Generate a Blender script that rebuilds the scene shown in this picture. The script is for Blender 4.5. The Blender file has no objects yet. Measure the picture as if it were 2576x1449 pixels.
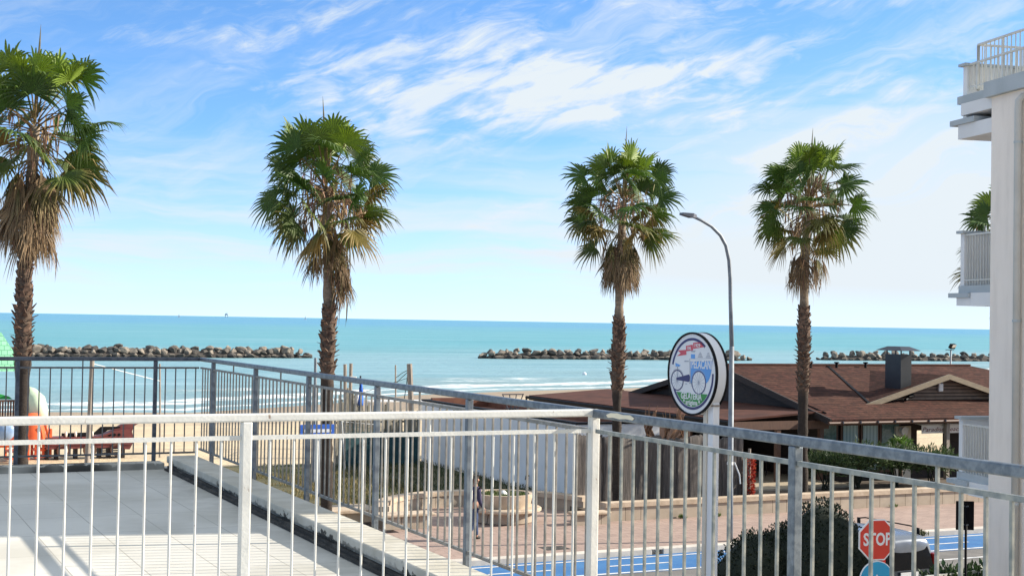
import bpy, bmesh, math, random
from mathutils import Vector, Matrix, noise
R = math.radians
sc = bpy.context.scene
COL = sc.collection
# ------------------------------------------------------------------ camera model (world axes: x along the road, y towards the sea)
W, H, F = 2576., 1449., 3550.
YAW, PITCH, ROLL, EYE = R(25.5), R(1.35), R(0.97), 6.2
CM = Matrix.Rotation(-YAW, 4, 'Z') @ Matrix.Rotation(math.pi/2+PITCH, 4, 'X') @ Matrix.Rotation(ROLL, 4, 'Z')
CM3 = CM.to_3x3()
def ray(x, y): return CM3 @ Vector(((x-W/2)/F, -(y-H/2)/F, -1.))
def gz(x, y, z): d = ray(x, y); return Vector((0,0,EYE)) + d*((z-EYE)/d.z)
def gb(x, y, b): d = ray(x, y); return Vector((0,0,EYE)) + d*(b/d.y)
def ga(x, y, a): d = ray(x, y); return Vector((0,0,EYE)) + d*(a/d.x)
cam = bpy.data.cameras.new('camera'); camo = bpy.data.objects.new('camera', cam); COL.objects.link(camo)
cam.sensor_width = 36; cam.lens = F/W*36; cam.clip_start = .05; cam.clip_end = 200000
camo.matrix_world = Matrix.Translation((0,0,EYE)) @ CM
sc.camera = camo

# ------------------------------------------------------------------ materials
def new_mat(name):
    m = bpy.data.materials.new(name); m.use_nodes = True
    nt = m.node_tree; nt.nodes.clear()
    return m, nt
class NT:
    def __init__(s, nt): s.nt = nt
    def n(s, t, **k):
        o = s.nt.nodes.new(t)
        for a, b in k.items(): setattr(o, a, b)
        return o
    def put(s, sock, v):
        if isinstance(v, bpy.types.NodeSocket): s.nt.links.new(v, sock)
        elif isinstance(v, (tuple, list)) and len(v) == 3 and sock.type == 'RGBA': sock.default_value = (*v, 1)
        else: sock.default_value = v
    def m(s, op, a, b=0., c=0., clamp=False):
        o = s.n('ShaderNodeMath', operation=op, use_clamp=clamp)
        s.put(o.inputs[0], a); s.put(o.inputs[1], b); s.put(o.inputs[2], c)
        return o.outputs[0]
    def ss(s, x, a, b):
        o = s.n('ShaderNodeMapRange', interpolation_type='SMOOTHSTEP')
        s.put(o.inputs['Value'], x); s.put(o.inputs['From Min'], a); s.put(o.inputs['From Max'], b)
        return o.outputs[0]
    def mix(s, f, a, b, blend='MIX'):
        o = s.n('ShaderNodeMix', data_type='RGBA', blend_type=blend)
        s.put(o.inputs[0], f); s.put(o.inputs[6], a); s.put(o.inputs[7], b)
        return o.outputs[2]
    def noise(s, vec, scale, detail=4, rough=.55, dist=0., dim='3D'):
        o = s.n('ShaderNodeTexNoise', noise_dimensions=dim)
        if vec is not None: s.put(o.inputs['Vector'], vec)
        o.inputs['Scale'].default_value = scale; o.inputs['Detail'].default_value = detail
        o.inputs['Roughness'].default_value = rough; o.inputs['Distortion'].default_value = dist
        return o.outputs[0]
    def vscale(s, vec, sc_):
        o = s.n('ShaderNodeVectorMath', operation='MULTIPLY'); s.put(o.inputs[0], vec); o.inputs[1].default_value = sc_
        return o.outputs[0]
    def xyz(s, vec):
        o = s.n('ShaderNodeSeparateXYZ'); s.put(o.inputs[0], vec); return o.outputs
    def comb(s, x, y, z=0.):
        o = s.n('ShaderNodeCombineXYZ'); s.put(o.inputs[0], x); s.put(o.inputs[1], y); s.put(o.inputs[2], z); return o.outputs[0]
    def pos(s): return s.n('ShaderNodeNewGeometry').outputs['Position']
    def obj(s): return s.n('ShaderNodeTexCoord').outputs['Object']
    def bump(s, h, strength=.3, dist=.02):
        o = s.n('ShaderNodeBump'); s.put(o.inputs['Height'], h); o.inputs['Strength'].default_value = strength; o.inputs['Distance'].default_value = dist
        return o.outputs[0]
    def out(s, col, rough=.6, metal=0., normal=None, spec=.5, **kw):
        p = s.n('ShaderNodeBsdfPrincipled'); s.put(p.inputs['Base Color'], col); s.put(p.inputs['Roughness'], rough)
        p.inputs['Metallic'].default_value = metal; p.inputs['Specular IOR Level'].default_value = spec
        if normal is not None: s.put(p.inputs['Normal'], normal)
        for k, v in kw.items(): s.put(p.inputs[k], v)
        o = s.n('ShaderNodeOutputMaterial'); s.nt.links.new(p.outputs[0], o.inputs[0]); return p
def mat(name, c, c2=None, scale=6., rough=.6, metal=0., bump=0., bscale=60., stretch=(1,1,1), spec=.5, lo=.35, hi=.65, world=False, rust=False):
    m, nt = new_mat(name); t = NT(nt)
    v = t.vscale(t.pos() if world else t.obj(), stretch)
    c2 = c2 or tuple(x*.86 for x in c)
    col = t.mix(t.ss(t.noise(v, scale, 5), lo, hi), c, c2)
    if rust: col = t.mix(t.m('MULTIPLY', t.ss(t.noise(t.vscale(t.pos(), (1,1,.45)), 17., 4, .7), .66, .74), .8), col, (.16,.085,.045))
    nrm = t.bump(t.noise(v, bscale, 3), bump) if bump else None
    t.out(col, rough, metal, nrm, spec)
    return m
M = {}
M['white_paint'] = mat('white_paint', (.60,.595,.555), (.50,.495,.46), 5, .42, bump=.12, bscale=50, lo=.4, hi=.75, rust=True)
M['cream_paint'] = mat('cream_paint', (.72,.66,.50), (.66,.60,.45), 8, .5)
M['galv'] = mat('galvanised_steel', (.105,.13,.158), (.185,.215,.242), 22, .45, .6, bump=.05, bscale=70, rust=True)
M['galv_bar'] = mat('galvanised_bar', (.16,.185,.188), (.32,.33,.30), 13, .45, .4, bump=.05)
M['galv_dark'] = mat('shaded_galvanised', (.10,.12,.15), (.17,.20,.23), 14, .5, .5)  # darker copy for the terrace posts, shade put into the colour
M['mid_bar'] = mat('shaded_bar', (.17,.165,.15), (.27,.26,.24), 12, .55, .3)  # bar tone darkened to carry the shade on the terrace railing
M['dark_steel'] = mat('dark_steel', (.055,.065,.085), (.10,.11,.13), 18, .5, .4)
M['dark_bar'] = mat('dark_bar', (.10,.10,.105), (.16,.15,.14), 18, .55, .3)
M['stucco'] = mat('white_stucco', (.86,.775,.69), (.77,.69,.61), 2.2, .85, bump=.3, bscale=45, stretch=(1.6,1.6,.35), lo=.42, hi=.75)
M['white_wall'] = mat('white_wall', (.74,.74,.74), (.68,.68,.68), .8, .8, bump=.1, bscale=30)
M['cream_wall'] = mat('cream_wall', (.62,.58,.50), (.55,.51,.43), 1.5, .8)
M['slab_grey'] = mat('grey_slab', (.42,.46,.48), (.36,.40,.42), 2, .7)
M['pipe_grey'] = mat('grey_pipe', (.50,.49,.46), (.45,.44,.41), 3, .5)
M['roof_brown'] = mat('brown_sheet_roof', (.095,.040,.029), (.062,.028,.021), 1.3, .9, bump=.15, bscale=8, spec=.15)
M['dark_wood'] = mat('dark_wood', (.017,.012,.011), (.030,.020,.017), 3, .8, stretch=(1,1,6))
M['brown_wood'] = mat('brown_wood', (.115,.055,.032), (.085,.040,.024), 5, .55, stretch=(6,6,1))
M['tan_wood'] = mat('tan_wood', (.24,.19,.125), (.185,.145,.095), 4, .6, stretch=(1,1,5))
M['deck'] = mat('deck_boards', (.42,.36,.27), (.34,.28,.2), 4, .7, stretch=(1,8,1))
M['red_brown'] = mat('red_brown_felt', (.12,.042,.026), (.16,.065,.035), 2, .8)
M['weathered'] = mat('weathered_bark_boards', (.082,.071,.065), (.175,.152,.135), 5, .9, bump=.9, bscale=22, stretch=(6.5,6.5,.35), lo=.42, hi=.72)
M['palisade'] = mat('weathered_palings', (.20,.185,.15), (.31,.28,.22), 6, .9, bump=.5, stretch=(3,3,.5))
M['post_wood'] = mat('grey_post_wood', (.24,.20,.165), (.33,.285,.24), 6, .85, bump=.4, stretch=(4,4,.5))
M['trunk'] = mat('palm_trunk_bark', (.165,.12,.09), (.075,.05,.038), 5, .9, bump=.7, bscale=16, stretch=(1,1,3.2))
M['trunk_top'] = mat('palm_trunk_upper', (.33,.27,.20), (.22,.165,.12), 4, .9, bump=.4, bscale=16, stretch=(1,1,5))
M['boot'] = mat('palm_leaf_bases', (.20,.125,.085), (.06,.036,.026), 7, .9, bump=.4)
M['stone'] = mat('pink_stone', (.50,.40,.30), (.38,.295,.21), 3, .85, bump=.3, bscale=30)
M['stone_face'] = None
M['kerb'] = mat('pale_kerb_stone', (.56,.52,.46), (.46,.42,.37), 2.5, .85, bump=.2, world=True)
M['black'] = mat('black_paint', (.006,.006,.008), (.011,.011,.012), 4, .6, spec=.12)
M['rubber'] = mat('black_rubber', (.018,.018,.018), (.03,.03,.03), 6, .8)
M['sign_white'] = mat('sign_white', (.74,.75,.77), (.70,.71,.73), 2, .35)
M['sign_red'] = mat('sign_red', (.62,.045,.025), (.57,.04,.022), 3, .4)
M['sign_blue'] = mat('sign_cyan_blue', (.02,.33,.58), (.02,.30,.54), 2, .4)
M['arrow_blue'] = mat('arrow_sign_blue', (.03,.13,.52), (.03,.11,.46), 3, .45)
M['navy'] = mat('emblem_navy', (.012,.018,.12), (.014,.02,.14), 3, .4)
M['sky_blue'] = mat('emblem_blue', (.10,.33,.74), (.09,.31,.70), 3, .4)
M['em_green'] = mat('emblem_green', (.012,.24,.045), (.012,.22,.04), 3, .4)
M['em_red'] = mat('emblem_red', (.60,.07,.11), (.56,.06,.1), 3, .4)
M['em_grey'] = mat('emblem_line_grey', (.38,.40,.46), (.36,.38,.44), 3, .5)
M['lamp_grey'] = mat('lamp_pole_grey', (.235,.26,.285), (.18,.20,.225), 5, .6, .3)
M['lamp_dark'] = mat('lamp_head_dark', (.06,.075,.10), (.08,.09,.12), 3, .5)
M['hull_red'] = mat('playship_red', (.155,.035,.033), (.11,.025,.025), 3, .55)
M['play_orange'] = mat('play_orange', (.72,.12,.03), (.65,.1,.025), 3, .45)
M['play_mint'] = mat('play_mint_roof', (.30,.68,.42), (.25,.60,.36), 3, .6)
M['play_green'] = mat('play_green', (.03,.42,.08), (.03,.36,.07), 3, .5)
M['play_pale'] = mat('play_pale_green', (.52,.62,.45), (.46,.56,.40), 3, .5)
M['skin'] = mat('skin', (.42,.23,.16), (.36,.19,.13), 8, .6)
M['hair'] = mat('dark_hair', (.02,.016,.014), (.03,.024,.02), 20, .7)
M['jacket'] = mat('navy_jacket', (.030,.028,.065), (.042,.036,.085), 8, .85, bump=.3)
M['jeans'] = mat('blue_jeans', (.028,.05,.115), (.04,.068,.15), 10, .9, bump=.3)
M['car_silver'] = mat('silver_car_paint', (.19,.215,.26), (.175,.20,.24), 2, .25, .5)
M['car_glass'] = mat('dark_car_glass', (.003,.004,.005), (.006,.006,.007), 2, .08, spec=.25)
M['tail_red'] = mat('tail_light_red', (.35,.012,.01), (.3,.01,.01), 3, .2)
M['awning'] = mat('white_awning', (.74,.68,.60), (.68,.62,.54), 3, .85)
M['awn_text'] = mat('awning_lettering', (.16,.025,.015), (.14,.02,.012), 3, .7)
M['cloth_blue'] = mat('blue_cloth', (.03,.14,.55), (.025,.11,.45), 5, .9)
M['cloth_white'] = mat('white_cloth', (.7,.7,.7), (.62,.62,.62), 5, .9)
M['net_teal'] = mat('teal_net', (.02,.075,.085), (.015,.05,.06), 5, .9)
M['twig'] = mat('bare_twigs', (.24,.125,.065), (.17,.085,.045), 6, .8)
M['dry_spear'] = mat('spear_leaf', (.17,.14,.07), (.10,.09,.045), 6, .7)
M['soil'] = mat('planter_soil', (.10,.075,.05), (.07,.05,.035), 6, .95)
M['chim_dark'] = mat('chimney_metal', (.035,.038,.042), (.028,.031,.035), 2, .38, .35, bump=.08)
M['cap_metal'] = mat('chimney_cap_metal', (.03,.035,.05), (.045,.05,.07), 4, .45, .4)
M['white_plastic'] = mat('white_plastic', (.72,.72,.70), (.66,.66,.64), 4, .4)
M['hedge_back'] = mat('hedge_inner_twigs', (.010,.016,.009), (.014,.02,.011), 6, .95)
M['boat_white'] = mat('boat_white', (.7,.72,.74), (.62,.64,.66), 1, .6)
M['rig_grey'] = mat('distant_rig_grey', (.28,.34,.40), (.24,.30,.36), 1, .7)
M['bitumen'] = mat('bitumen_flashing', (.030,.028,.025), (.085,.078,.068), 9, .95, bump=.6, stretch=(1,.6,3), lo=.45, hi=.7)

def vcol_mat(name, rough=.55, transl=.28):
    m, nt = new_mat(name); t = NT(nt)
    a = t.n('ShaderNodeAttribute', attribute_name='Col').outputs['Color']
    col = t.mix(t.ss(t.noise(t.obj(), 30, 2), .3, .7), a, t.mix(.45, a, (0,0,0)))
    p = t.n('ShaderNodeBsdfPrincipled'); t.put(p.inputs['Base Color'], col); p.inputs['Roughness'].default_value = rough
    tr = t.n('ShaderNodeBsdfTranslucent'); t.put(tr.inputs['Color'], col)
    mx = t.n('ShaderNodeMixShader'); mx.inputs[0].default_value = transl
    nt.links.new(p.outputs[0], mx.inputs[1]); nt.links.new(tr.outputs[0], mx.inputs[2])
    o = t.n('ShaderNodeOutputMaterial'); nt.links.new(mx.outputs[0], o.inputs[0]); return m
M['leaf'] = vcol_mat('leaf_surface', .58, .22)
M['dry'] = vcol_mat('dry_leaf_surface', .85, .15)
def bark_mat():
    m, nt = new_mat('palm_bark'); t = NT(nt); a = t.n('ShaderNodeAttribute', attribute_name='Col').outputs['Color']
    v = t.vscale(t.obj(), (1,1,3.4)); n = t.noise(v, 6., 5, .65)
    t.out(t.mix(t.ss(n, .35, .68), t.mix(.45, a, (.02,.014,.01)), a), .92, 0., t.bump(t.noise(v, 14., 4), .8, .03), .2); return m
M['trunk_bark'] = bark_mat()
M['petal'] = vcol_mat('petal_surface', .7, .2)

def rib_mat(name, c, c2, joint, sx, sy, jw=.012, world=True, rough=.85, offset=0., bump=.3, nscale=3.):
    """rectangular slabs with joints; sx, sy = slab size in metres along world x and y (or x and z when sy<0)"""
    m, nt = new_mat(name); t = NT(nt)
    P = t.pos() if world else t.obj(); x, y, z = t.xyz(P)
    if sy < 0: y = z; sy = -sy
    fy = t.m('DIVIDE', y, sy); row = t.m('FLOOR', fy)
    fx = t.m('ADD', t.m('DIVIDE', x, sx), t.m('MULTIPLY', row, offset))
    dx = t.m('MULTIPLY', t.m('ABSOLUTE', t.m('SUBTRACT', t.m('FRACT', fx), .5)), sx)
    dy = t.m('MULTIPLY', t.m('ABSOLUTE', t.m('SUBTRACT', t.m('FRACT', fy), .5)), sy)
    j = t.m('MAXIMUM', t.m('GREATER_THAN', dx, sx/2-jw/2), t.m('GREATER_THAN', dy, sy/2-jw/2))
    wn = t.n('ShaderNodeTexWhiteNoise', noise_dimensions='2D'); t.put(wn.inputs['Vector'], t.comb(t.m('FLOOR', fx), row))
    f = t.m('ADD', t.m('MULTIPLY', wn.outputs[0], .5), t.m('MULTIPLY', t.ss(t.noise(P, nscale, 5), .35, .65), .5))
    col = t.mix(j, t.mix(f, c, c2), joint)
    t.out(col, rough, 0., t.bump(t.m('SUBTRACT', t.m('MULTIPLY', t.noise(P, 40, 3), .3), j), bump, .01))
    return m
def floor_mat():
    m = rib_mat('terrace_tiles', (.60,.58,.525), (.49,.475,.43), (.33,.315,.275), .5, 1.0, .009, bump=.1, rough=.7, nscale=.9)
    nt = m.node_tree; t = NT(nt); p = next(n for n in nt.nodes if n.type == 'BSDF_PRINCIPLED')
    old = p.inputs['Base Color'].links[0].from_socket; P = t.pos()
    d = t.m('MULTIPLY', t.ss(t.noise(P, .55, 6, .62), .44, .66), .5)
    g = t.m('MULTIPLY', t.ss(t.noise(P, 9., 5, .7), .58, .74), .35)
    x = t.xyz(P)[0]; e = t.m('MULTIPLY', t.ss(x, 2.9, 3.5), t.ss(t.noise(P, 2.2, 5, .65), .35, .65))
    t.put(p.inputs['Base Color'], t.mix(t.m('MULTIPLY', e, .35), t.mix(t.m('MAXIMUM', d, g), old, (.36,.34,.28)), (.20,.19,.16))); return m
M['floor'] = floor_mat()
M['mint_scallops'] = rib_mat('mint_scalloped_roof', (.30,.68,.42), (.24,.58,.35), (.10,.32,.19), .24, -.20, .03, world=False, offset=.5, rough=.6, bump=.5)
M['paving'] = rib_mat('pink_block_paving', (.36,.26,.215), (.265,.19,.16), (.17,.125,.105), .5, .25, .02, offset=.5)
M['stone_face'] = rib_mat('stone_panel_face', (.44,.37,.29), (.33,.27,.205), (.11,.085,.06), .55, -5., .02, nscale=2.2)
def shingle():
    m, nt = new_mat('roof_shingles'); t = NT(nt)
    P = t.pos(); x, y, z = t.xyz(P)
    w = t.m('FRACT', t.m('MULTIPLY', z, 15.))
    br = t.noise(t.comb(t.m('MULTIPLY', x, 5.), t.m('MULTIPLY', y, 5.), t.m('MULTIPLY', t.m('FLOOR', t.m('MULTIPLY', z, 15.)), 3.7)), 1., 2)
    col = t.mix(t.ss(br, .3, .7), (.092,.036,.027), (.042,.019,.015))
    col = t.mix(t.ss(t.noise(P, .5, 4), .4, .7), col, (.085,.040,.028))
    col = t.mix(t.m('MULTIPLY', t.ss(t.noise(t.vscale(P, (1.,1.,5.)), 2.6, 5, .7), .42, .62), .75), col, (.030,.015,.012))
    col = t.mix(t.m('MULTIPLY', t.ss(t.noise(t.vscale(P, (1.,1.,3.)), 1.1, 6, .7), .56, .72), .6), col, (.145,.07,.052))
    col = t.mix(t.m('MULTIPLY', t.m('GREATER_THAN', w, .74), .55), col, (.022,.012,.010))
    t.out(col, .95, 0., t.bump(t.m('ADD', w, br), .5, .03), .12); return m
M['shingle'] = shingle()
def siding():
    m, nt = new_mat('dark_board_siding'); t = NT(nt)
    x, y, z = t.xyz(t.pos()); w = t.m('FRACT', t.m('MULTIPLY', z, 7.))
    col = t.mix(t.ss(t.noise(t.pos(), 3, 3), .3, .7), (.20,.15,.115), (.155,.115,.085))
    t.out(t.mix(t.m('GREATER_THAN', w, .72), col, (.02,.014,.012)), .7, 0., t.bump(w, .8, .05)); return m
M['siding'] = siding()
def kerb_stain():
    m, nt = new_mat('stained_concrete_coping'); t = NT(nt)
    P = t.pos(); x, y, z = t.xyz(P)
    base = t.mix(t.ss(t.noise(P, 3, 5), .35, .65), (.52,.495,.43), (.42,.395,.33))
    n = t.noise(t.vscale(P, (1,1,1.5)), 7, 6, .65)
    edge = t.m('ADD', t.m('MULTIPLY', t.m('SUBTRACT', 4.535, z), 7.5), t.m('MULTIPLY', t.m('SUBTRACT', n, .5), 2.4))
    big = t.ss(t.noise(P, .9, 2), .42, .58)
    mask = t.m('MULTIPLY', t.ss(edge, .28, .42), t.m('ADD', t.m('MULTIPLY', big, .75), .25))
    t.out(t.mix(mask, base, (.045,.042,.036)), .9, 0., t.bump(n, .35, .02)); return m
M['coping'] = kerb_stain()
def asphalt():
    m, nt = new_mat('asphalt'); t = NT(nt); P = t.pos()
    t.out(t.mix(t.ss(t.noise(P, 1.2, 6), .35, .7), (.16,.15,.14), (.11,.105,.10)), .9, 0., t.bump(t.noise(P, 120, 2), .3, .01)); return m
M['asphalt'] = asphalt()
def lane():
    m, nt = new_mat('blue_lane_paint'); t = NT(nt); P = t.pos()
    c = t.mix(t.ss(t.noise(P, .8, 6), .35, .68), (.018,.112,.30), (.035,.15,.34))
    w = t.ss(t.noise(t.vscale(P, (.25,2.2,1)), 1.4, 6, .65), .55, .74)
    c = t.mix(t.m('MULTIPLY', w, .5), c, (.09,.13,.19))
    t.out(c, .75, 0., t.bump(t.noise(P, 90, 2), .3, .01)); return m
M['bike_blue'] = lane()
M['line_white'] = mat('white_road_paint', (.62,.62,.62), (.36,.37,.38), 4, .7, world=True, lo=.5, hi=.72)
def ground_mat():
    m, nt = new_mat('sand_and_ground'); t = NT(nt); P = t.pos(); x, y, z = t.xyz(P)
    sand = t.mix(t.ss(t.noise(P, .35, 6), .35, .65), (.56,.45,.295), (.47,.375,.25))
    sand = t.mix(t.m('MULTIPLY', t.ss(t.noise(P, 2.5, 5, .7), .5, .72), .4), sand, (.34,.26,.165))
    wet = t.ss(t.m('ADD', z, t.m('MULTIPLY', t.m('SUBTRACT', t.noise(P, .25, 4), .5), .35)), -.70, -1.02)
    sand = t.mix(t.m('MULTIPLY', wet, .85), sand, (.245,.19,.14))
    t.out(sand, .95, 0., t.bump(t.noise(P, 3., 6, .65), .6, .12)); return m
M['ground'] = ground_mat()
def lawn_mat():
    m, nt = new_mat('lawn_soil'); t = NT(nt); P = t.pos()
    t.out(t.mix(t.ss(t.noise(P, .9, 6, .65), .35, .65), (.05,.058,.022), (.11,.09,.04)), .95, 0., t.bump(t.noise(P, 25, 4), .8, .05)); return m
M['lawn'] = lawn_mat()
def sea_mat():
    m, nt = new_mat('sea_water'); t = NT(nt); P = t.pos(); x, y, z = t.xyz(P)
    off = t.n('ShaderNodeAttribute', attribute_name='off').outputs['Fac']
    wob = t.m('MULTIPLY', t.m('SUBTRACT', t.noise(t.vscale(P, (.02,.05,0)), 1., 4), .5), 60.)
    o2 = t.m('ADD', off, wob)
    shallow, inner, turq, deep = (.19,.29,.285), (.19,.345,.375), (.115,.315,.365), (.095,.275,.42)
    col = t.mix(t.ss(o2, 2, 40), shallow, inner)
    col = t.mix(t.ss(o2, 80, 190), col, turq)
    big = t.noise(t.vscale(P, (.0022,.010,0)), 1., 5, .6)
    col = t.mix(t.ss(t.m('ADD', off, t.m('MULTIPLY', t.m('SUBTRACT', big, .5), 1500.)), 350, 1800), col, deep)
    streak = t.noise(t.vscale(P, (.012,.14,0)), 1., 6, .62)
    col = t.mix(t.m('MULTIPLY', t.ss(streak, .45, .68), .55), col, (.27,.42,.47))
    col = t.mix(t.m('MULTIPLY', t.ss(streak, .50, .28), .5), col, (.055,.20,.25))
    # breaking foam by the shore, in wavering bands
    n1 = t.noise(t.vscale(P, (.045,.12,0)), 1., 6, .6)
    n2 = t.noise(t.vscale(P, (.35,1.1,0)), 1., 6, .7)
    def band(c, w, k):
        d = t.m('ABSOLUTE', t.m('SUBTRACT', t.m('ADD', off, t.m('MULTIPLY', t.m('SUBTRACT', n1, .5), k)), c))
        return t.ss(d, w, w*.2)
    b1 = t.m('MAXIMUM', band(1.0, 1.5, 5.), t.m('MAXIMUM', band(6., 2.2, 14.), t.m('MULTIPLY', band(16., 2.2, 24.), t.ss(t.noise(t.vscale(P, (.03,.03,0)), 1., 2), .50, .62))))
    foam = t.m('MULTIPLY', b1, t.ss(t.m('ADD', n2, t.m('MULTIPLY', b1, .14)), .52, .68))
    far = t.m('MULTIPLY', t.m('MULTIPLY', t.ss(off, 420, 240), t.ss(off, 8, 30)), t.ss(streak, .66, .74))
    foam = t.m('MAXIMUM', foam, t.m('MULTIPLY', far, .35))
    col = t.mix(foam, col, (.80,.82,.83))
    h = t.m('ADD', t.noise(t.vscale(P, (.25,.7,0)), 1., 6, .65), t.m('MULTIPLY', t.noise(t.vscale(P, (.03,.09,0)), 1., 4), 1.5))
    nrm = t.bump(h, .9, .7)
    d = t.n('ShaderNodeBsdfDiffuse'); t.put(d.inputs[0], col); t.put(d.inputs['Normal'], nrm)
    g = t.n('ShaderNodeBsdfGlossy'); g.inputs['Roughness'].default_value = .28; t.put(g.inputs['Color'], (.85,.92,1.)); t.put(g.inputs['Normal'], nrm)
    mx = t.n('ShaderNodeMixShader'); t.put(mx.inputs[0], t.m('MULTIPLY', t.m('SUBTRACT', 1., foam), t.m('ADD', .13, t.m('MULTIPLY', t.ss(o2, 150, 60), .10))))
    nt.links.new(d.outputs[0], mx.inputs[1]); nt.links.new(g.outputs[0], mx.inputs[2])
    o = t.n('ShaderNodeOutputMaterial'); nt.links.new(mx.outputs[0], o.inputs[0]); return m
M['sea'] = sea_mat()
def rock_mat():
    m, nt = new_mat('breakwater_rock'); t = NT(nt)
    oi = t.n('ShaderNodeObjectInfo').outputs['Random']
    n = t.ss(t.noise(t.obj(), 1.6, 5, .6), .3, .7)
    a = t.mix(n, (.29,.245,.195), (.13,.108,.086)); b = t.mix(n, (.048,.043,.038), (.10,.088,.074))
    col = t.mix(t.ss(oi, .35, .75), a, b)
    z = t.xyz(t.pos())[2]
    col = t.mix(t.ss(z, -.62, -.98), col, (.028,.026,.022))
    t.out(col, .9, 0., t.bump(t.noise(t.obj(), 4, 5), .5, .15)); return m
M['rock'] = rock_mat()

gm, nt = new_mat('teal_window_glass'); tt = NT(nt)
tt.out(tt.mix(tt.ss(tt.noise(tt.pos(), 9, 4), .3, .7), (.09,.16,.155), (.15,.235,.225)), .12); M['teal_glass'] = gm
cu_, nt = new_mat('window_curtain'); tt = NT(nt)
xx = tt.xyz(tt.pos())[0]
tt.out(tt.mix(tt.ss(tt.m('SINE', tt.m('MULTIPLY', xx, 38.)), -1, 1), (.36,.50,.50), (.22,.34,.35)), .3); M['curtain'] = cu_
M['bubble'] = mat('blue_bubble', (.20,.30,.48), (.3,.4,.55), 2, .12)
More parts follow.
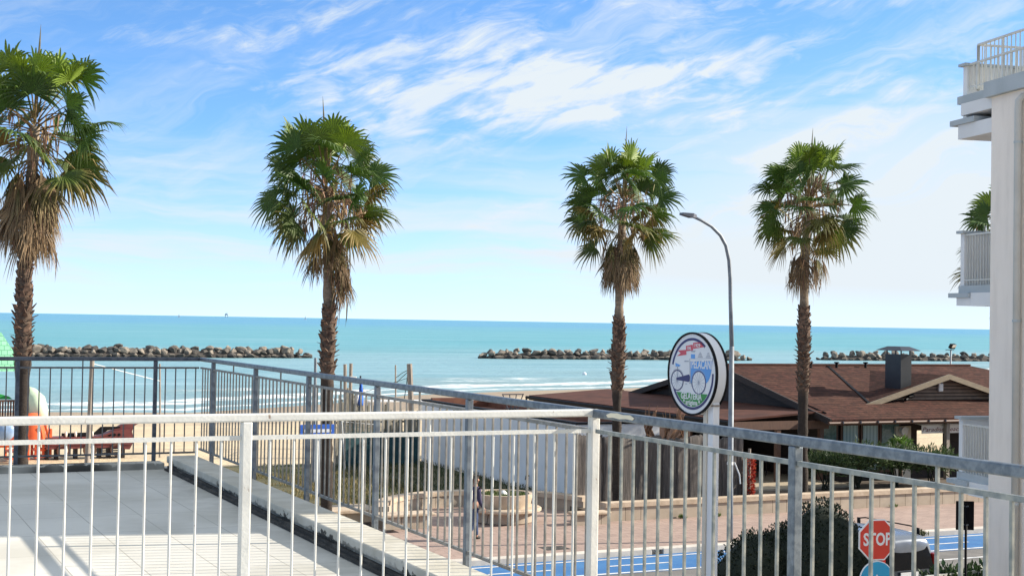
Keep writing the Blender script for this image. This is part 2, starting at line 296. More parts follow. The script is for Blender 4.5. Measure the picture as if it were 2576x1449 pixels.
# ------------------------------------------------------------------ mesh builder
class MB:
    def __init__(s): s.v = []; s.f = []; s.c = None; s.uvsmooth = False
    def add(s, vs, fs):
        o = len(s.v); s.v += [tuple(v) for v in vs]; s.f += [tuple(i+o for i in f) for f in fs]; return s
    def box(s, x0, x1, y0, y1, z0, z1):
        return s.add([(x0,y0,z0),(x1,y0,z0),(x1,y1,z0),(x0,y1,z0),(x0,y0,z1),(x1,y0,z1),(x1,y1,z1),(x0,y1,z1)],
              [(0,3,2,1),(4,5,6,7),(0,1,5,4),(1,2,6,5),(2,3,7,6),(3,0,4,7)])
    def cbox(s, x0, x1, y0, y1, z0, z1, b):      # box with chamfered edges
        bm = bmesh.new(); bmesh.ops.create_cube(bm, size=1)
        for v in bm.verts: v.co = Vector(((x0+x1)/2+v.co.x*(x1-x0), (y0+y1)/2+v.co.y*(y1-y0), (z0+z1)/2+v.co.z*(z1-z0)))
        bmesh.ops.bevel(bm, geom=bm.edges[:], offset=b, segments=2, affect='EDGES', profile=.5)
        s.bm(bm); return s
    def bm(s, bm):
        bm.verts.index_update()
        s.add([v.co[:] for v in bm.verts], [[v.index for v in f.verts] for f in bm.faces]); bm.free(); return s
    def hexa(s, p): return s.add(p, [(0,3,2,1),(4,5,6,7),(0,1,5,4),(1,2,6,5),(2,3,7,6),(3,0,4,7)])
    def slab(s, pts, thick):                     # polygon with vertical thickness (downwards)
        n = len(pts); lo = [(p[0],p[1],p[2]-thick) for p in pts]
        return s.add(list(pts)+lo, [tuple(range(n)), tuple(range(2*n-1,n-1,-1))]+[(i,i+n,(i+1)%n+n,(i+1)%n) for i in range(n)])
    def extr(s, poly, y0, y1):                   # polygon given in (x,z), extruded along y; front at y0
        n = len(poly)
        return s.add([(p[0],y0,p[1]) for p in poly]+[(p[0],y1,p[1]) for p in poly],
                     [tuple(range(n)), tuple(range(2*n-1,n-1,-1))]+[(i,i+n,(i+1)%n+n,(i+1)%n) for i in range(n)])
    def ring(s, cx, cz, r0, r1, y0, y1, a0=0., a1=360., n=48):
        vs, fs = [], []; full = abs(a1-a0) >= 359.9; k = n if full else n+1
        for i in range(k):
            a = R(a0+(a1-a0)*i/n); c, si = math.cos(a), math.sin(a)
            vs += [(cx+r0*c,y0,cz+r0*si),(cx+r1*c,y0,cz+r1*si),(cx+r1*c,y1,cz+r1*si),(cx+r0*c,y1,cz+r0*si)]
        for i in range(n):
            j = (i+1) % k
            for q in range(4): fs.append((i*4+q, i*4+(q+1)%4, j*4+(q+1)%4, j*4+q))
        if not full: fs += [(0,1,2,3), ((k-1)*4+3,(k-1)*4+2,(k-1)*4+1,(k-1)*4)]
        return s.add(vs, fs)
    def disc(s, cx, cz, r, y0, y1, n=48): return s.extr([(cx+r*math.cos(2*math.pi*i/n), cz+r*math.sin(2*math.pi*i/n)) for i in range(n)], y0, y1)
    def tube(s, pts, rad, n=8, cap=True, jit=0., rng=None):
        pts = [Vector(p) for p in pts]; rad = rad if isinstance(rad, (list, tuple)) else [rad]*len(pts)
        vs, fs = [], []; prev = None
        for i, p in enumerate(pts):
            d = (pts[min(i+1,len(pts)-1)]-pts[max(i-1,0)]).normalized()
            if prev is None: u = d.orthogonal().normalized() if abs(d.z) < .95 else Vector((1,0,0))
            else: u = prev
            u = (u-d*u.dot(d)).normalized(); prev = u; w = d.cross(u)
            for k in range(n):
                a = 2*math.pi*k/n; r = rad[i]*(1+(rng.uniform(-jit,jit) if rng else 0))
                vs.append(p+u*(r*math.cos(a))+w*(r*math.sin(a)))
        for i in range(len(pts)-1):
            for k in range(n): fs.append((i*n+k, i*n+(k+1)%n, (i+1)*n+(k+1)%n, (i+1)*n+k))
        if cap: fs += [tuple(range(n-1,-1,-1)), tuple((len(pts)-1)*n+k for k in range(n))]
        return s.add(vs, fs)
    def beam(s, p, q, w, h):                     # rectangular bar from p to q (w sideways, h in the up direction)
        p, q = Vector(p), Vector(q); d = (q-p).normalized()
        up = Vector((0,0,1)) if abs(d.z) < .95 else Vector((0,1,0))
        sd = d.cross(up).normalized()*w/2; u = sd.cross(d).normalized()*h/2
        return s.hexa([p-sd-u, p+sd-u, q+sd-u, q-sd-u, p-sd+u, p+sd+u, q+sd+u, q-sd+u])
    def lathe(s, prof, cx=0, cy=0, n=48, a0=0., a1=360.):
        full = a1-a0 >= 359.9; k = n if full else n+1; m = len(prof); vs, fs = [], []
        for i in range(k):
            a = R(a0+(a1-a0)*i/n)
            vs += [(cx+r*math.cos(a), cy+r*math.sin(a), z) for r, z in prof]
        for i in range(n):
            j = (i+1) % k
            for q in range(m-1): fs.append((i*m+q, j*m+q, j*m+q+1, i*m+q+1))
        if not full:
            fs += [tuple(range(m)), tuple((k-1)*m+q for q in range(m-1,-1,-1))]
        return s.add(vs, fs)
ORG = {}
def build(name, mb, m, parent=None, smooth=False, world=False, loc=None):
    me = bpy.data.meshes.new(name)
    org = Vector((0,0,0))
    if world and parent is not None: org = ORG[parent.name]
    if loc is not None: org = Vector(loc)
    me.from_pydata([(v[0]-org.x, v[1]-org.y, v[2]-org.z) for v in mb.v], [], mb.f)
    me.materials.append(m if not isinstance(m, str) else M[m])
    if mb.c is not None:
        at = me.color_attributes.new('Col', 'FLOAT_COLOR', 'POINT')
        for i, c in enumerate(mb.c): at.data[i].color = (*c, 1)
    if smooth:
        me.polygons.foreach_set('use_smooth', [True]*len(me.polygons))
        if smooth == 'angle':
            try: me.set_sharp_from_angle(angle=R(35))
            except Exception: pass
    me.update()
    o = bpy.data.objects.new(name, me); COL.objects.link(o)
    if parent is not None: o.parent = parent; ORG[o.name] = ORG[parent.name]
    else:
        if loc is not None: o.location = loc
        ORG[o.name] = org
    return o
def tag(o, label=None, cat=None, group=None, kind=None):
    if label: o['label'] = label
    if cat: o['category'] = cat
    if group: o['group'] = group
    if kind: o['kind'] = kind
    return o
def thing(name, label, cat, loc=(0,0,0), rz=0., group=None):
    o = bpy.data.objects.new(name, None); COL.objects.link(o); o.location = loc; o.rotation_euler = (0,0,rz); o.empty_display_size = .2
    ORG[o.name] = Vector(loc); return tag(o, label, cat, group)
def struct(name, mb, m, smooth=False):
    return tag(build(name, mb, m, smooth=smooth), kind='structure')
def copy_child(o, parent, loc):
    c = o.copy(); COL.objects.link(c); c.parent = parent; c.location = loc; return c
def text_mb(body, size, x, z, y, depth=.004, width=None, shear=0., align='CENTER', bold=0.):
    cu = bpy.data.curves.new('lettering', 'FONT'); cu.body = body; cu.size = size; cu.extrude = depth/2; cu.align_x = align; cu.align_y = 'CENTER'; cu.shear = shear; cu.offset = bold
    cu.resolution_u = 3
    o = bpy.data.objects.new('lettering', cu); COL.objects.link(o)
    dg = bpy.context.evaluated_depsgraph_get(); me = bpy.data.meshes.new_from_object(o.evaluated_get(dg))
    xs = [v.co.x for v in me.vertices]; k = 1. if width is None else width/(max(xs)-min(xs))
    mb = MB(); mb.add([(x+v.co.x*k, y-v.co.z, z+v.co.y) for v in me.vertices], [tuple(p.vertices) for p in me.polygons])
    bpy.data.objects.remove(o); bpy.data.meshes.remove(me); bpy.data.curves.remove(cu); return mb

# ================================================================== SETTING
SHX = [(-400,112),(-50,114),(14,115),(25,112),(39,121),(51,133),(67,140),(79,143),(120,158),(184,189),(260,215),(600,240)]
def shore(x):
    for (x0,y0),(x1,y1) in zip(SHX, SHX[1:]):
        if x <= x1: return y0+(y1-y0)*max(0,(x-x0))/(x1-x0)
    return SHX[-1][1]
SEA_Z = -1.3
def gh(x, y):
    s = shore(x)
    h = 0. if y < s-52 else -1.3*(y-(s-52))/52
    if y > s: h = -1.3-(y-s)*.06
    h = max(h, -4.)
    if y > 46 and h > -1.2: h += (noise.noise(Vector((x*.11,y*.11,0)))*.14+noise.noise(Vector((x*.5,y*.5,3)))*.05)*min(1,(y-46)/6)
    return h-.06
def grid(xs, ys, fz):
    mb = MB(); n = len(ys)
    mb.v = [(x,y,fz(x,y)) for x in xs for y in ys]
    mb.f = [(i*n+j,(i+1)*n+j,(i+1)*n+j+1,i*n+j+1) for i in range(len(xs)-1) for j in range(n-1)]
    return mb
xs = [-400,-200,-120,-80,-60]+[-50+1.5*i for i in range(0,110)]+[116+6*i for i in range(40)]+[400,600]
ys = [-200,-80,-20,10,30,38,42]+[44+1.2*i for i in range(0,80)]+[141+4*i for i in range(30)]+[300,330]
struct('ground', grid(xs, ys, gh), 'ground', True)
# sea: dense near the beach, reaching past the horizon
sxs = [-60000,-15000,-4000,-1000,-400,-200,-120]+[-80+2.5*i for i in range(150)]+[300+12*i for i in range(20)]+[560,800,2000,6000,20000,90000]
offs = [-30,-12,-6]+[-4+.8*i for i in range(64)]+[48+4*i for i in range(40)]+[210+15*i for i in range(30)]+[700,900,1200,1700,2500,4000,7000,12000,25000,60000,120000]
mb = MB(); offl = []
for x in sxs:
    s = shore(x)
    for o_ in offs:
        y = s*max(0,1-max(0,o_)/400)+240*min(1,max(0,o_)/400)+o_ if o_ > 0 else s+o_
        z = SEA_Z
        if -2 < o_ < 60:
            n_ = noise.noise(Vector((x*.035, 5.1, 0)))*9
            for c, w, a in ((9,2.2,.34),(20,2.6,.30),(34,3.5,.16)):
                a *= .55+.6*noise.noise(Vector((x*.05, c, 2)))
                z += max(0,a)*math.exp(-((o_-c-n_*c/20)/w)**2)
        mb.v.append((x,y,z)); offl.append(o_)
n = len(offs)
mb.f = [(i*n+j,(i+1)*n+j,(i+1)*n+j+1,i*n+j+1) for i in range(len(sxs)-1) for j in range(n-1)]
so = struct('sea', mb, 'sea', True)
at = so.data.attributes.new('off', 'FLOAT', 'POINT'); at.data.foreach_set('value', offl)

struct('road', MB().add([(-60,18,0),(90,18,0),(90,30.45,0),(-60,30.45,0)], [(0,1,2,3)]), 'asphalt')
struct('bike_lane', MB().add([(-60,30.45,.004),(90,30.45,.004),(90,32.7,.004),(-60,32.7,.004)], [(0,1,2,3)]), 'bike_blue')
mb = MB()
def strip(x0, x1, y0, y1, z): mb.add([(x0,y0,z),(x1,y0,z),(x1,y1,z),(x0,y1,z)], [(0,1,2,3)])
strip(-60,90,30.5,30.62,.010); strip(-60,90,32.36,32.46,.010); strip(-60,90,29.25,29.37,.006)
for i in range(-20,40):
    strip(i*3.4+.9, i*3.4+2.7, 31.44, 31.54, .010)
struct('road_markings', mb, 'line_white')
# kerb with a drain mouth
mb = MB()
for x0,x1 in ((-60,19.9),(20.25,90)):
    mb.cbox(x0,x1,32.7,33.02,-.1,.16,.02)
mb.box(19.9,20.25,32.85,33.02,-.1,.16); mb.box(19.9,20.25,32.7,32.85,.13,.157)
struct('kerb', mb, 'kerb')
struct('promenade', MB().box(-60,90,33.02,37.74,-.2,.14).box(14.6,21.3,37.74,42.6,-.2,.137), 'paving')
struct('lawn', grid([12.3+.75*i for i in range(15)], [42.5+.8*i for i in range(19)], lambda x,y: .11+.09*noise.noise(Vector((x*.7,y*.7,1)))), 'lawn', True)
struct('planting_bed', MB().box(21.4,60,37.99,43.2,-.2,.30), 'soil')

dq = gz(1395,1378,.14)
tag(build('pavement_patch', MB().box(dq.x-.35,dq.x+.35,dq.y-.28,dq.y+.28,.10,.146), 'bitumen'), 'dark square patch on the pink pavement near the kerb', 'cover')  # thin dark patch laid on the paving
# terrace slab we look across (one floor up)
struct('terrace_floor', MB().box(-14,3.945,-3,17.06,4.0,4.4), 'floor')
mb = MB().box(-14,3.9,-3,17.0,-.1,3.99)
lb = tag(build('lower_storey', mb, 'white_wall'), 'white lower storey that carries the tiled terrace', 'building')
# ------------------------------------------------------------------ terrace parapets
pr = thing('terrace_parapet', 'low stained concrete parapet along the right edge of the tiled terrace', 'parapet', (3.68,12,4.4))
build('coping', MB().cbox(3.52,3.86,7.42,16.72,4.475,4.555,.012).box(3.545,3.86,7.42,16.72,4.405,4.475), 'coping', pr, world=True)
build('flashing', MB().box(3.505,3.543,7.42,16.60,4.402,4.452).box(3.47,3.503,7.42,16.6,4.402,4.425), 'bitumen', pr, world=True)
tag(build('end_kerb', MB().cbox(-14,3.50,16.72,16.98,4.38,4.475,.012), 'coping'), 'thin concrete kerb along the seaward end of the terrace', 'kerb')

# ------------------------------------------------------------------ railings
def railing(name, label, axis, fixed, a0, a1, posts, n_bal, mats, skip=None, z_top=5.7, z_mid=5.575, z_bot=4.6, z_foot=4.41, rail=(.045,.045), post=.042, bal=.0145, stub=True, group=None, round_=False):
    """axis 'x' or 'y'; posts = positions; n_bal = bars per bay; the middle bar of each bay reaches the top rail"""
    def P(a, z): return Vector((a,fixed,z)) if axis == 'x' else Vector((fixed,a,z))
    root = thing(name, label, 'railing', P((a0+a1)/2, z_foot), 0, group)
    mt, mp, mbm = mats
    def bar(nm, p, q, w, h, m):
        b = MB().beam(p, q, w, h); return build(nm, b, m, root, world=True)
    e = post/2
    o = MB(); d = rail[0]
    if axis == 'x': o.cbox(a0-e, a1+e, fixed-d/2, fixed+d/2, z_top-rail[1], z_top, .008)
    else: o.cbox(fixed-d/2, fixed+d/2, a0-e, a1+e, z_top-rail[1], z_top, .008)
    build('top_rail', o, mt, root, world=True)
    bar('middle_rail', P(a0,z_mid), P(a1,z_mid), .022, .022, mbm); bar('bottom_rail', P(a0,z_bot), P(a1,z_bot), .022, .022, mbm)
    def proto(nm, z0, z1, w, m):
        p = MB()
        if round_ and w < .03: p.tube([(0,0,z0),(0,0,z1)], w/2, 8)
        else: p.cbox(-w/2,w/2,-w/2,w/2,z0,z1,w*.14)
        return build(nm, p, m, root)
    zt = z_top-rail[1]
    pp = bp = sp = None
    for a in posts:
        if skip is not None and abs(a-skip) < .2: continue
        l = P(a,0)-root.location; l.z = -root.location.z
        if pp is None: pp = proto('post', z_foot, zt, post, mp); pp.location = l
        else: copy_child(pp, root, l)
    bays = [(q0+(q1-q0)*k/(n_bal+1), k) for q0, q1 in zip(posts, posts[1:]) for k in range(1, n_bal+1)]
    bays += [(posts[-1]+(posts[1]-posts[0])*k/(n_bal+1), k) for k in range(1, n_bal+1)]
    if True:
        for a, k in bays:
            if a < a0 or a > a1: continue
            l = P(a,0)-root.location; l.z = -root.location.z
            tall = stub and k == (n_bal+1)//2
            if tall:
                if sp is None: sp = proto('long_baluster', z_bot, zt, bal, mbm); sp.location = l
                else: copy_child(sp, root, l)
            else:
                if bp is None: bp = proto('baluster', z_bot, z_mid, bal, mbm); bp.location = l
                else: copy_child(bp, root, l)
    return root
WP = M['white_paint']
w_posts = [3.97-2.05*i for i in range(0,4)][::-1]
railing('white_railing', 'white painted balcony railing across the front, ending in a corner post', 'x', 7.19, -.6, 3.97, w_posts, 15, (WP,WP,WP), rail=(.05,.042), post=.055, bal=.0135, round_=True)
gr0 = railing('galvanised_railing', 'bare galvanised steel railing running from the white corner post towards the viewer', 'y', 3.97, 2.6, 7.15, [7.15-.02-1.85*i for i in range(0,4)][::-1], 13, (M['galv'],M['galv'],M['galv_bar']), skip=7.13, rail=(.045,.048), post=.05, bal=.0145)
pp_ = build('paint_patch', MB().extr([(0,0),(.06,.004),(.13,0),(.20,.006),(.27,.004),(.29,.016),(.24,.030),(.17,.026),(.10,.031),(.03,.028),(-.02,.015)], -.003, .003), 'cream_paint', gr0)
pp_.rotation_euler = (0,0,R(-90)); pp_.location = Vector((3.946,6.98,5.665))-ORG[gr0.name]
railing('terrace_railing', 'long grey steel railing along the parapet of the tiled terrace', 'y', 3.97, 7.2, 17.0, [7.13+1.85*i for i in range(0,6)], 13, (M['galv'],M['galv_dark'],M['mid_bar']), skip=7.13, z_foot=4.2, post=.045, bal=.0135)
railing('end_railing', 'dark steel railing closing the seaward end of the terrace', 'x', 17.02, -4.3, 3.95, [3.43-1.56*i for i in range(0,6)][::-1], 12, (M['dark_steel'],M['dark_steel'],M['dark_bar']), z_bot=4.56, z_foot=4.3, post=.045, bal=.0135)

# ================================================================== APARTMENT BLOCK on the right
bx = thing('apartment_block', 'white apartment block with stepped balconies and a drainpipe at the right edge', 'building', (18.1,18.6,0), R(-12))
build('wall', MB().box(0,13,-10.2,0,0,10.25), 'stucco', bx)
build('shade_block', MB().box(2.6,13,-10.4,-1.6,10.25,19.6), 'stucco', bx)  # unseen taller block, added and sized to cast shade on the terrace
build('coping', MB().box(-.10,13.1,-10.3,.10,10.25,10.52).box(.55,3,-10.2,-.9,10.52,10.58), 'slab_grey', bx)
# drainpipe with clips
dp = build('drainpipe', MB().tube([(.12,-.98,10.12),(-.02,-.95,10.12),(-.075,-.93,10.05),(-.085,-.93,9.9),(-.085,-.93,0)], .062, 14), 'pipe_grey', bx, True)
for z in (9.35,6.35,3.3,1.0):
    build('clip', MB().tube([(-.085,-.93,z-.02),(-.085,-.93,z+.02)], .07, 14).box(-.09,0,-.87,-.85,z-.012,z+.012), 'slab_grey', dp)
def balcony(zs, zr, top=False):
    s = build('balcony', MB().box(.05,9,.002,1.10,zs-.13,zs), 'slab_grey', bx)
    build('parapet', MB().box(.10,9,1.0,1.12,zs+.003,zs+.95), 'white_wall', s)
    build('parapet_cap', MB().box(.04,9,.95,1.18,zs+.95,zs+1.0), 'slab_grey', s)
    build('ledge', MB().box(-.04,9,.62,1.30,zs-.215,zs-.133), 'slab_grey', s)
    build('soffit_beam', MB().box(.0,9,.002,.615,zs-.37,zs-.133).box(.0,9,.617,1.08,zs-.36,zs-.218), 'white_wall', s)
    r = MB().beam((.12,.0,zs+zr),(.12,.99,zs+zr),.04,.03).beam((.12,.0,zs+.1),(.12,.99,zs+.1),.02,.02)
    for k in range(11): r.box(.113,.127,.04+k*.088,.054+k*.088,zs,zs+zr)
    build('side_rail', r, 'white_paint', s)
    r = MB().beam((.45,-.0,zs+zr+.16),(.45,.62,zs+zr+.16),.045,.03).beam((.45,.62,zs+zr+.16),(8.8,.62,zs+zr+.16),.045,.03)
    for k in range(7): r.box(.443,.457,.03+k*.095,.044+k*.095,zs,zs+zr+.16)
    for k in range(1,30): r.box(.45+k*.13,.462+k*.13,.613,.627,zs,zs+zr+.16)
    build('inner_rail', r, 'white_paint', s)
    return s
balcony(6.98,.92); balcony(3.62,.86)
b3 = build('roof_balcony', MB().box(.0,9,.102,1.12,10.28,10.42), 'slab_grey', bx)
build('parapet', MB().box(.12,9,1.0,1.12,10.42,10.98).box(.12,9,1.0,1.12,10.003,10.277), 'white_wall', b3); build('parapet_cap', MB().box(.05,9,.95,1.18,10.98,11.03), 'slab_grey', b3)
build('soffit_beam', MB().box(.0,9,.002,.99,10.06,10.277), 'white_wall', b3)
build('ledge', MB().box(-.04,9,.50,1.30,9.90,9.998), 'slab_grey', b3); build('lower_beam', MB().box(.0,9,.002,1.08,9.64,9.897), 'white_wall', b3)
def roof_rail(pts, z0, z1, nm):
    r = MB()
    for p, q in zip(pts, pts[1:]):
        p, q = Vector((*p,0)), Vector((*q,0)); L = (q-p).length
        r.beam(p+Vector((0,0,z1)), q+Vector((0,0,z1)), .05, .035).beam(p+Vector((0,0,z0+.06)), q+Vector((0,0,z0+.06)), .02, .02)
        k = int(L/.13)
        for i in range(k+1):
            c = p+(q-p)*(i/max(k,1)); w = .02 if i % 6 == 0 else .008
            r.box(c.x-w,c.x+w,c.y-w,c.y+w,z0,z1)
    return build(nm, r, 'white_paint', bx)
roof_rail([(.16,-.9),(.16,.98)], 10.52, 11.0, 'side_railing')
roof_rail([(.30,-2.2),(.30,.92),(8,.92)], 10.53, 11.36, 'roof_railing')
roof_rail([(.75,-4),(.75,-.15),(8,-.15)], 10.6, 11.72, 'upper_railing')

# ================================================================== STREET THINGS
# round ice-cream shop sign (its face looks along the road)
gs = thing('shop_sign', 'round white illuminated shop sign with a cargo bicycle emblem on a white pole', 'sign', (13.25,20.38,5.36), R(-87))
k = .708
build('cabinet', MB().lathe([(0,-.10),(k*.985,-.10),(k*.985,.10),(0,.10)], n=64), 'sign_white', gs, 'angle').rotation_euler = (R(90),0,0)
build('rim', MB().ring(0,0,k*.955,k,-.125,-.085,n=64).ring(0,0,k*.955,k,.085,.125,n=64), 'black', gs, 'angle')
face = build('face', MB().disc(0,0,k*.955,-.108,-.102,64), 'sign_white', gs)
y0 = -.112; y1 = -.109
def seg(poly, nm, m, dy=0.): return build(nm, MB().extr([(s*k,t_*k) for s,t_ in poly], y0-dy, y1-dy), m, face)
build('blue_ring', MB().ring(0,0,k*.80,k*.862,y0,y1,52,166,n=40).ring(0,0,k*.80,k*.862,y0,y1,196,362,n=48), 'navy', face)
gp = [(.785*math.cos(R(a)), .785*math.sin(R(a))) for a in range(-144,-35,4)]
seg(gp, 'green_field', 'em_green')
seg([(.03,.745),(.36,.775),(.49,.655),(.035,.60)], 'banner', 'em_red'); seg([(-.26,.665),(.01,.70),(.03,.565),(-.25,.535)], 'banner', 'em_red', .001)
seg([(-.60,.545),(-.26,.57),(-.24,.45),(-.64,.405),(-.48,.48)], 'banner', 'em_red')
cart = [(-.06,.29),(.80,.33)]+[(.80-.30*(1-math.cos(R(a)))*1.0, .33-.55*math.sin(R(a))*1.0) for a in range(20,91,10)]+[(.25,-.22),(-.05,-.22)]
seg(cart, 'cart_box', 'sky_blue')
seg([(-.11,.36),(.83,.40),(.83,.33),(-.11,.29)], 'cart_rail', 'em_grey', .0005); seg([(-.09,.35),(.81,.39),(.81,.34),(-.09,.30)], 'cart_rail_fill', 'sign_white', .001)
seg([(-.05,.47),(.11,.47),(.11,.37),(-.05,.37)], 'ice_tub', 'sky_blue', .0012)
seg([(-.04,.52),(.10,.52),(.13,.56),(-.07,.56)], 'ice_tub', 'em_grey')
for cx in (.32,.64):
    for q in range(4):
        w0, w1 = .10*(1-q/4.6), .10*(1-(q+.55)/4.6); z0 = .40+q*.035
        seg([(cx-w0,z0),(cx+w0,z0),(cx+w1,z0+.02),(cx-w1,z0+.02)], 'cone_stack', 'em_grey')
def wheel(cx, cz, r):
    b = MB().ring(cx*k,cz*k,r*k*.90,r*k,y0-.002,y1-.002,n=40)
    w = build('bicycle_wheel', b, 'navy', face)
    s_ = MB().ring(cx*k,cz*k,r*k*1.06,r*k*1.09,y0-.0015,y1-.0015,20,200,n=24).disc(cx*k,cz*k,.03,y0-.002,y1-.002,16)
    for q in range(14):
        a = R(q*360/14); p = Vector((cx*k,y0-.001,cz*k)); s_.beam(p, p+Vector((math.cos(a)*r*k*.9,0,math.sin(a)*r*k*.9)), .004, .004)
    build('spokes', s_, 'em_grey', w)
    build('wheel_field', MB().disc(cx*k,cz*k,r*k*.9,y0-.0006,y1-.0006,40), 'sign_white', w)
wheel(.28,-.20,.285); wheel(-.60,-.18,.255)
seg([(-.64,-.12),(-.12,-.02),(-.08,-.08),(-.09,-.18),(-.14,-.20),(-.63,-.17)], 'chain_case', 'navy', .004)
seg([(-.69,.24),(-.48,.19),(-.55,.15),(-.60,.17),(-.68,.14)], 'saddle', 'sky_blue', .001); seg([(-.62,.16),(-.59,.16),(-.58,-.12),(-.61,-.12)], 'seat_post', 'em_grey', .001)
seg([(-.32,.31),(-.14,.31),(-.14,.285),(-.32,.275)], 'handlebar', 'em_grey'); seg([(-.11,.33),(-.09,.33),(-.06,-.22),(-.08,-.22)], 'fork', 'em_grey')
seg([(-.11,-.22),(.02,-.22),(.02,-.24),(-.11,-.24)], 'frame_bar', 'em_grey'); seg([(-.28,-.24),(-.2,-.24),(-.2,-.26),(-.28,-.26)], 'pedal', 'em_grey')
build('lettering', text_mb('PELACANI', .2, .385*k, .225*k, y0-.002, width=.80*k, bold=.004), 'sign_white', face)
build('lettering', text_mb('GELATERIA', .15, -.02*k, -.545*k, y0-.002, width=.84*k, bold=.003), 'sign_white', face)
build('lettering', text_mb('* artigiana *', .12, .0*k, -.69*k, y0-.002, width=.68*k, bold=.002), 'sign_white', face)
build('lettering', text_mb('DAL', .075, -.115*k, .61*k, y0-.003, width=.15*k, bold=.001), 'sign_white', face)
build('lettering', text_mb('1929', .085, .20*k, .68*k, y0-.003, width=.22*k, bold=.001), 'sign_white', face)
build('pole', MB().cbox(.28,.36,-.07,.01,-5.36,-.60,.006), 'cream_wall', gs)
build('pole', MB().cbox(.37,.52,-.04,.09,-5.36,-.46,.008), 'sign_white', gs)
b = MB()
for x in (.40,.47): b.tube([(x,-.05,-.50),(x,-.05,-.46)], .012, 8)
build('bracket', b.box(.26,.54,-.05,.08,-.53,-.50), 'post_wood', gs)

# stop sign and the round blue sign under it
p = Vector((14.69,17.46,0)); k = .3
st = thing('stop_sign', 'red octagonal stop sign above a round blue sign on one pole', 'sign', p, R(-9))
oc = lambda r: [(r*math.cos(R(22.5+45*i))/math.cos(R(22.5)), r*math.sin(R(22.5+45*i))/math.cos(R(22.5))) for i in range(8)]
zc = 2.90
sh = lambda poly, dz: [(a, b_+dz) for a, b_ in poly]
pl = build('octagon_plate', MB().extr(sh(oc(.318),zc), -.030, -.012), 'sign_white', st)
build('red_field', MB().extr(sh(oc(.296),zc), -.034, -.0305), 'sign_red', pl)
build('lettering', text_mb('STOP', .27, 0, zc, -.036, width=.49, bold=.007), 'sign_white', pl)
bp_ = build('round_plate', MB().disc(0,zc-.625,.30,-.030,-.012,56), 'sign_white', st)
build('blue_field', MB().disc(0,zc-.625,.285,-.034,-.0305,56), 'sign_blue', bp_)
build('white_arrow', MB().extr([(-.03,zc-.84),(.03,zc-.84),(.03,zc-.67),(.10,zc-.67),(0,zc-.53),(-.10,zc-.67),(-.03,zc-.67)][:7], -.037, -.0345), 'sign_white', bp_)
build('pole', MB().tube([(0,.03,0),(0,.03,zc+.3)], .03, 12), 'galv', st, True)

# black sign seen from behind
q = Vector((18.85,19.95,0))
bs = thing('road_sign_back', 'dark rectangular road sign seen from behind on a thin pole', 'sign', q, R(-28))
build('panel', MB().cbox(-.165,.165,-.012,.012,2.50,3.03,.008), 'black', bs)
build('pole', MB().tube([(.01,-.04,0),(.01,-.04,3.0)], .024, 10), 'black', bs, True)
b = MB()
for z in (2.6,2.94): b.box(-.05,.06,-.03,-.013,z-.012,z+.012).tube([(.01,-.075,z),(.01,-.06,z)], .012, 8)
build('clamp', b, 'galv', bs)

# blue arrow board by the kerb
ab = thing('arrow_board', 'blue board with a white arrow pointing left on a thin post', 'sign', (10.65,33.25,.14))
pl = build('board', MB().cbox(-.43,.43,-.012,.012,3.15,3.46,.006), 'arrow_blue', ab)
ar = build('white_arrow', MB().extr([(-.37,3.305),(-.26,3.40),(-.26,3.345),(.30,3.345),(.36,3.305+.02),(.36,3.285),(.30,3.265),(-.26,3.265),(-.26,3.21)], -.016, -.0125), 'sign_white', pl)
build('post', MB().tube([(.06,.03,0),(.06,.03,3.45)], .03, 10), 'lamp_grey', ab, True)

# street lamp
lp0 = gb(1836,1400,33.2); lx = lp0.x
L = lambda x, y: gb(x, y, 33.2)
lm = thing('street_lamp', 'tall grey street lamp with a curved arm reaching left', 'street lamp', (lx,33.2,.14))
pts = [(lx,33.2,.14),(lx-.02,33.2,2.),(lx-.03,33.2,5.6)]
build('pole', MB().tube(pts, [.085,.08,.068], 14), 'lamp_grey', lm, True, True)
arm = [Vector((lx-.03,33.2,5.6))]+[L(x,y) for x,y in ((1838,760),(1837,700),(1834,655),(1826,618),(1812,592),(1790,570),(1765,555),(1745,546))]
build('arm', MB().tube(arm, [.062,.058,.055,.053,.05,.048,.045,.042,.04], 12), 'lamp_grey', lm, True, True)
h0, h1 = L(1750,545), L(1714,538)
hd = MB(); d = (h1-h0).normalized(); sd = Vector((0,1,0)); up = sd.cross(d).normalized(); up = up if up.z > 0 else -up
def hx(c, w, h): return [c-sd*w-up*h, c+sd*w-up*h, c+sd*w+up*h, c-sd*w+up*h]
A_, B_, C_ = hx(h0,.06,.04), hx(h0+d*.15,.13,.06), hx(h1,.10,.03)
hd.add(A_+B_+C_, [(0,1,2,3),(11,10,9,8)]+[(i,(i+1)%4,(i+1)%4+4,i+4) for i in range(4)]+[(i+4,(i+1)%4+4,(i+1)%4+8,i+8) for i in range(4)])
ho = build('lamp_head', hd, 'lamp_dark', lm, world=True)
build('wire_tie', MB().tube([(lx+.08,33.15,2.35),(lx+.22,33.1,2.0),(lx+.25,33.1,1.75)], .02, 6).tube([(lx-.03,33.2,2.28),(lx-.03,33.2,2.36)], .09, 12), 'white_plastic', lm, world=True)

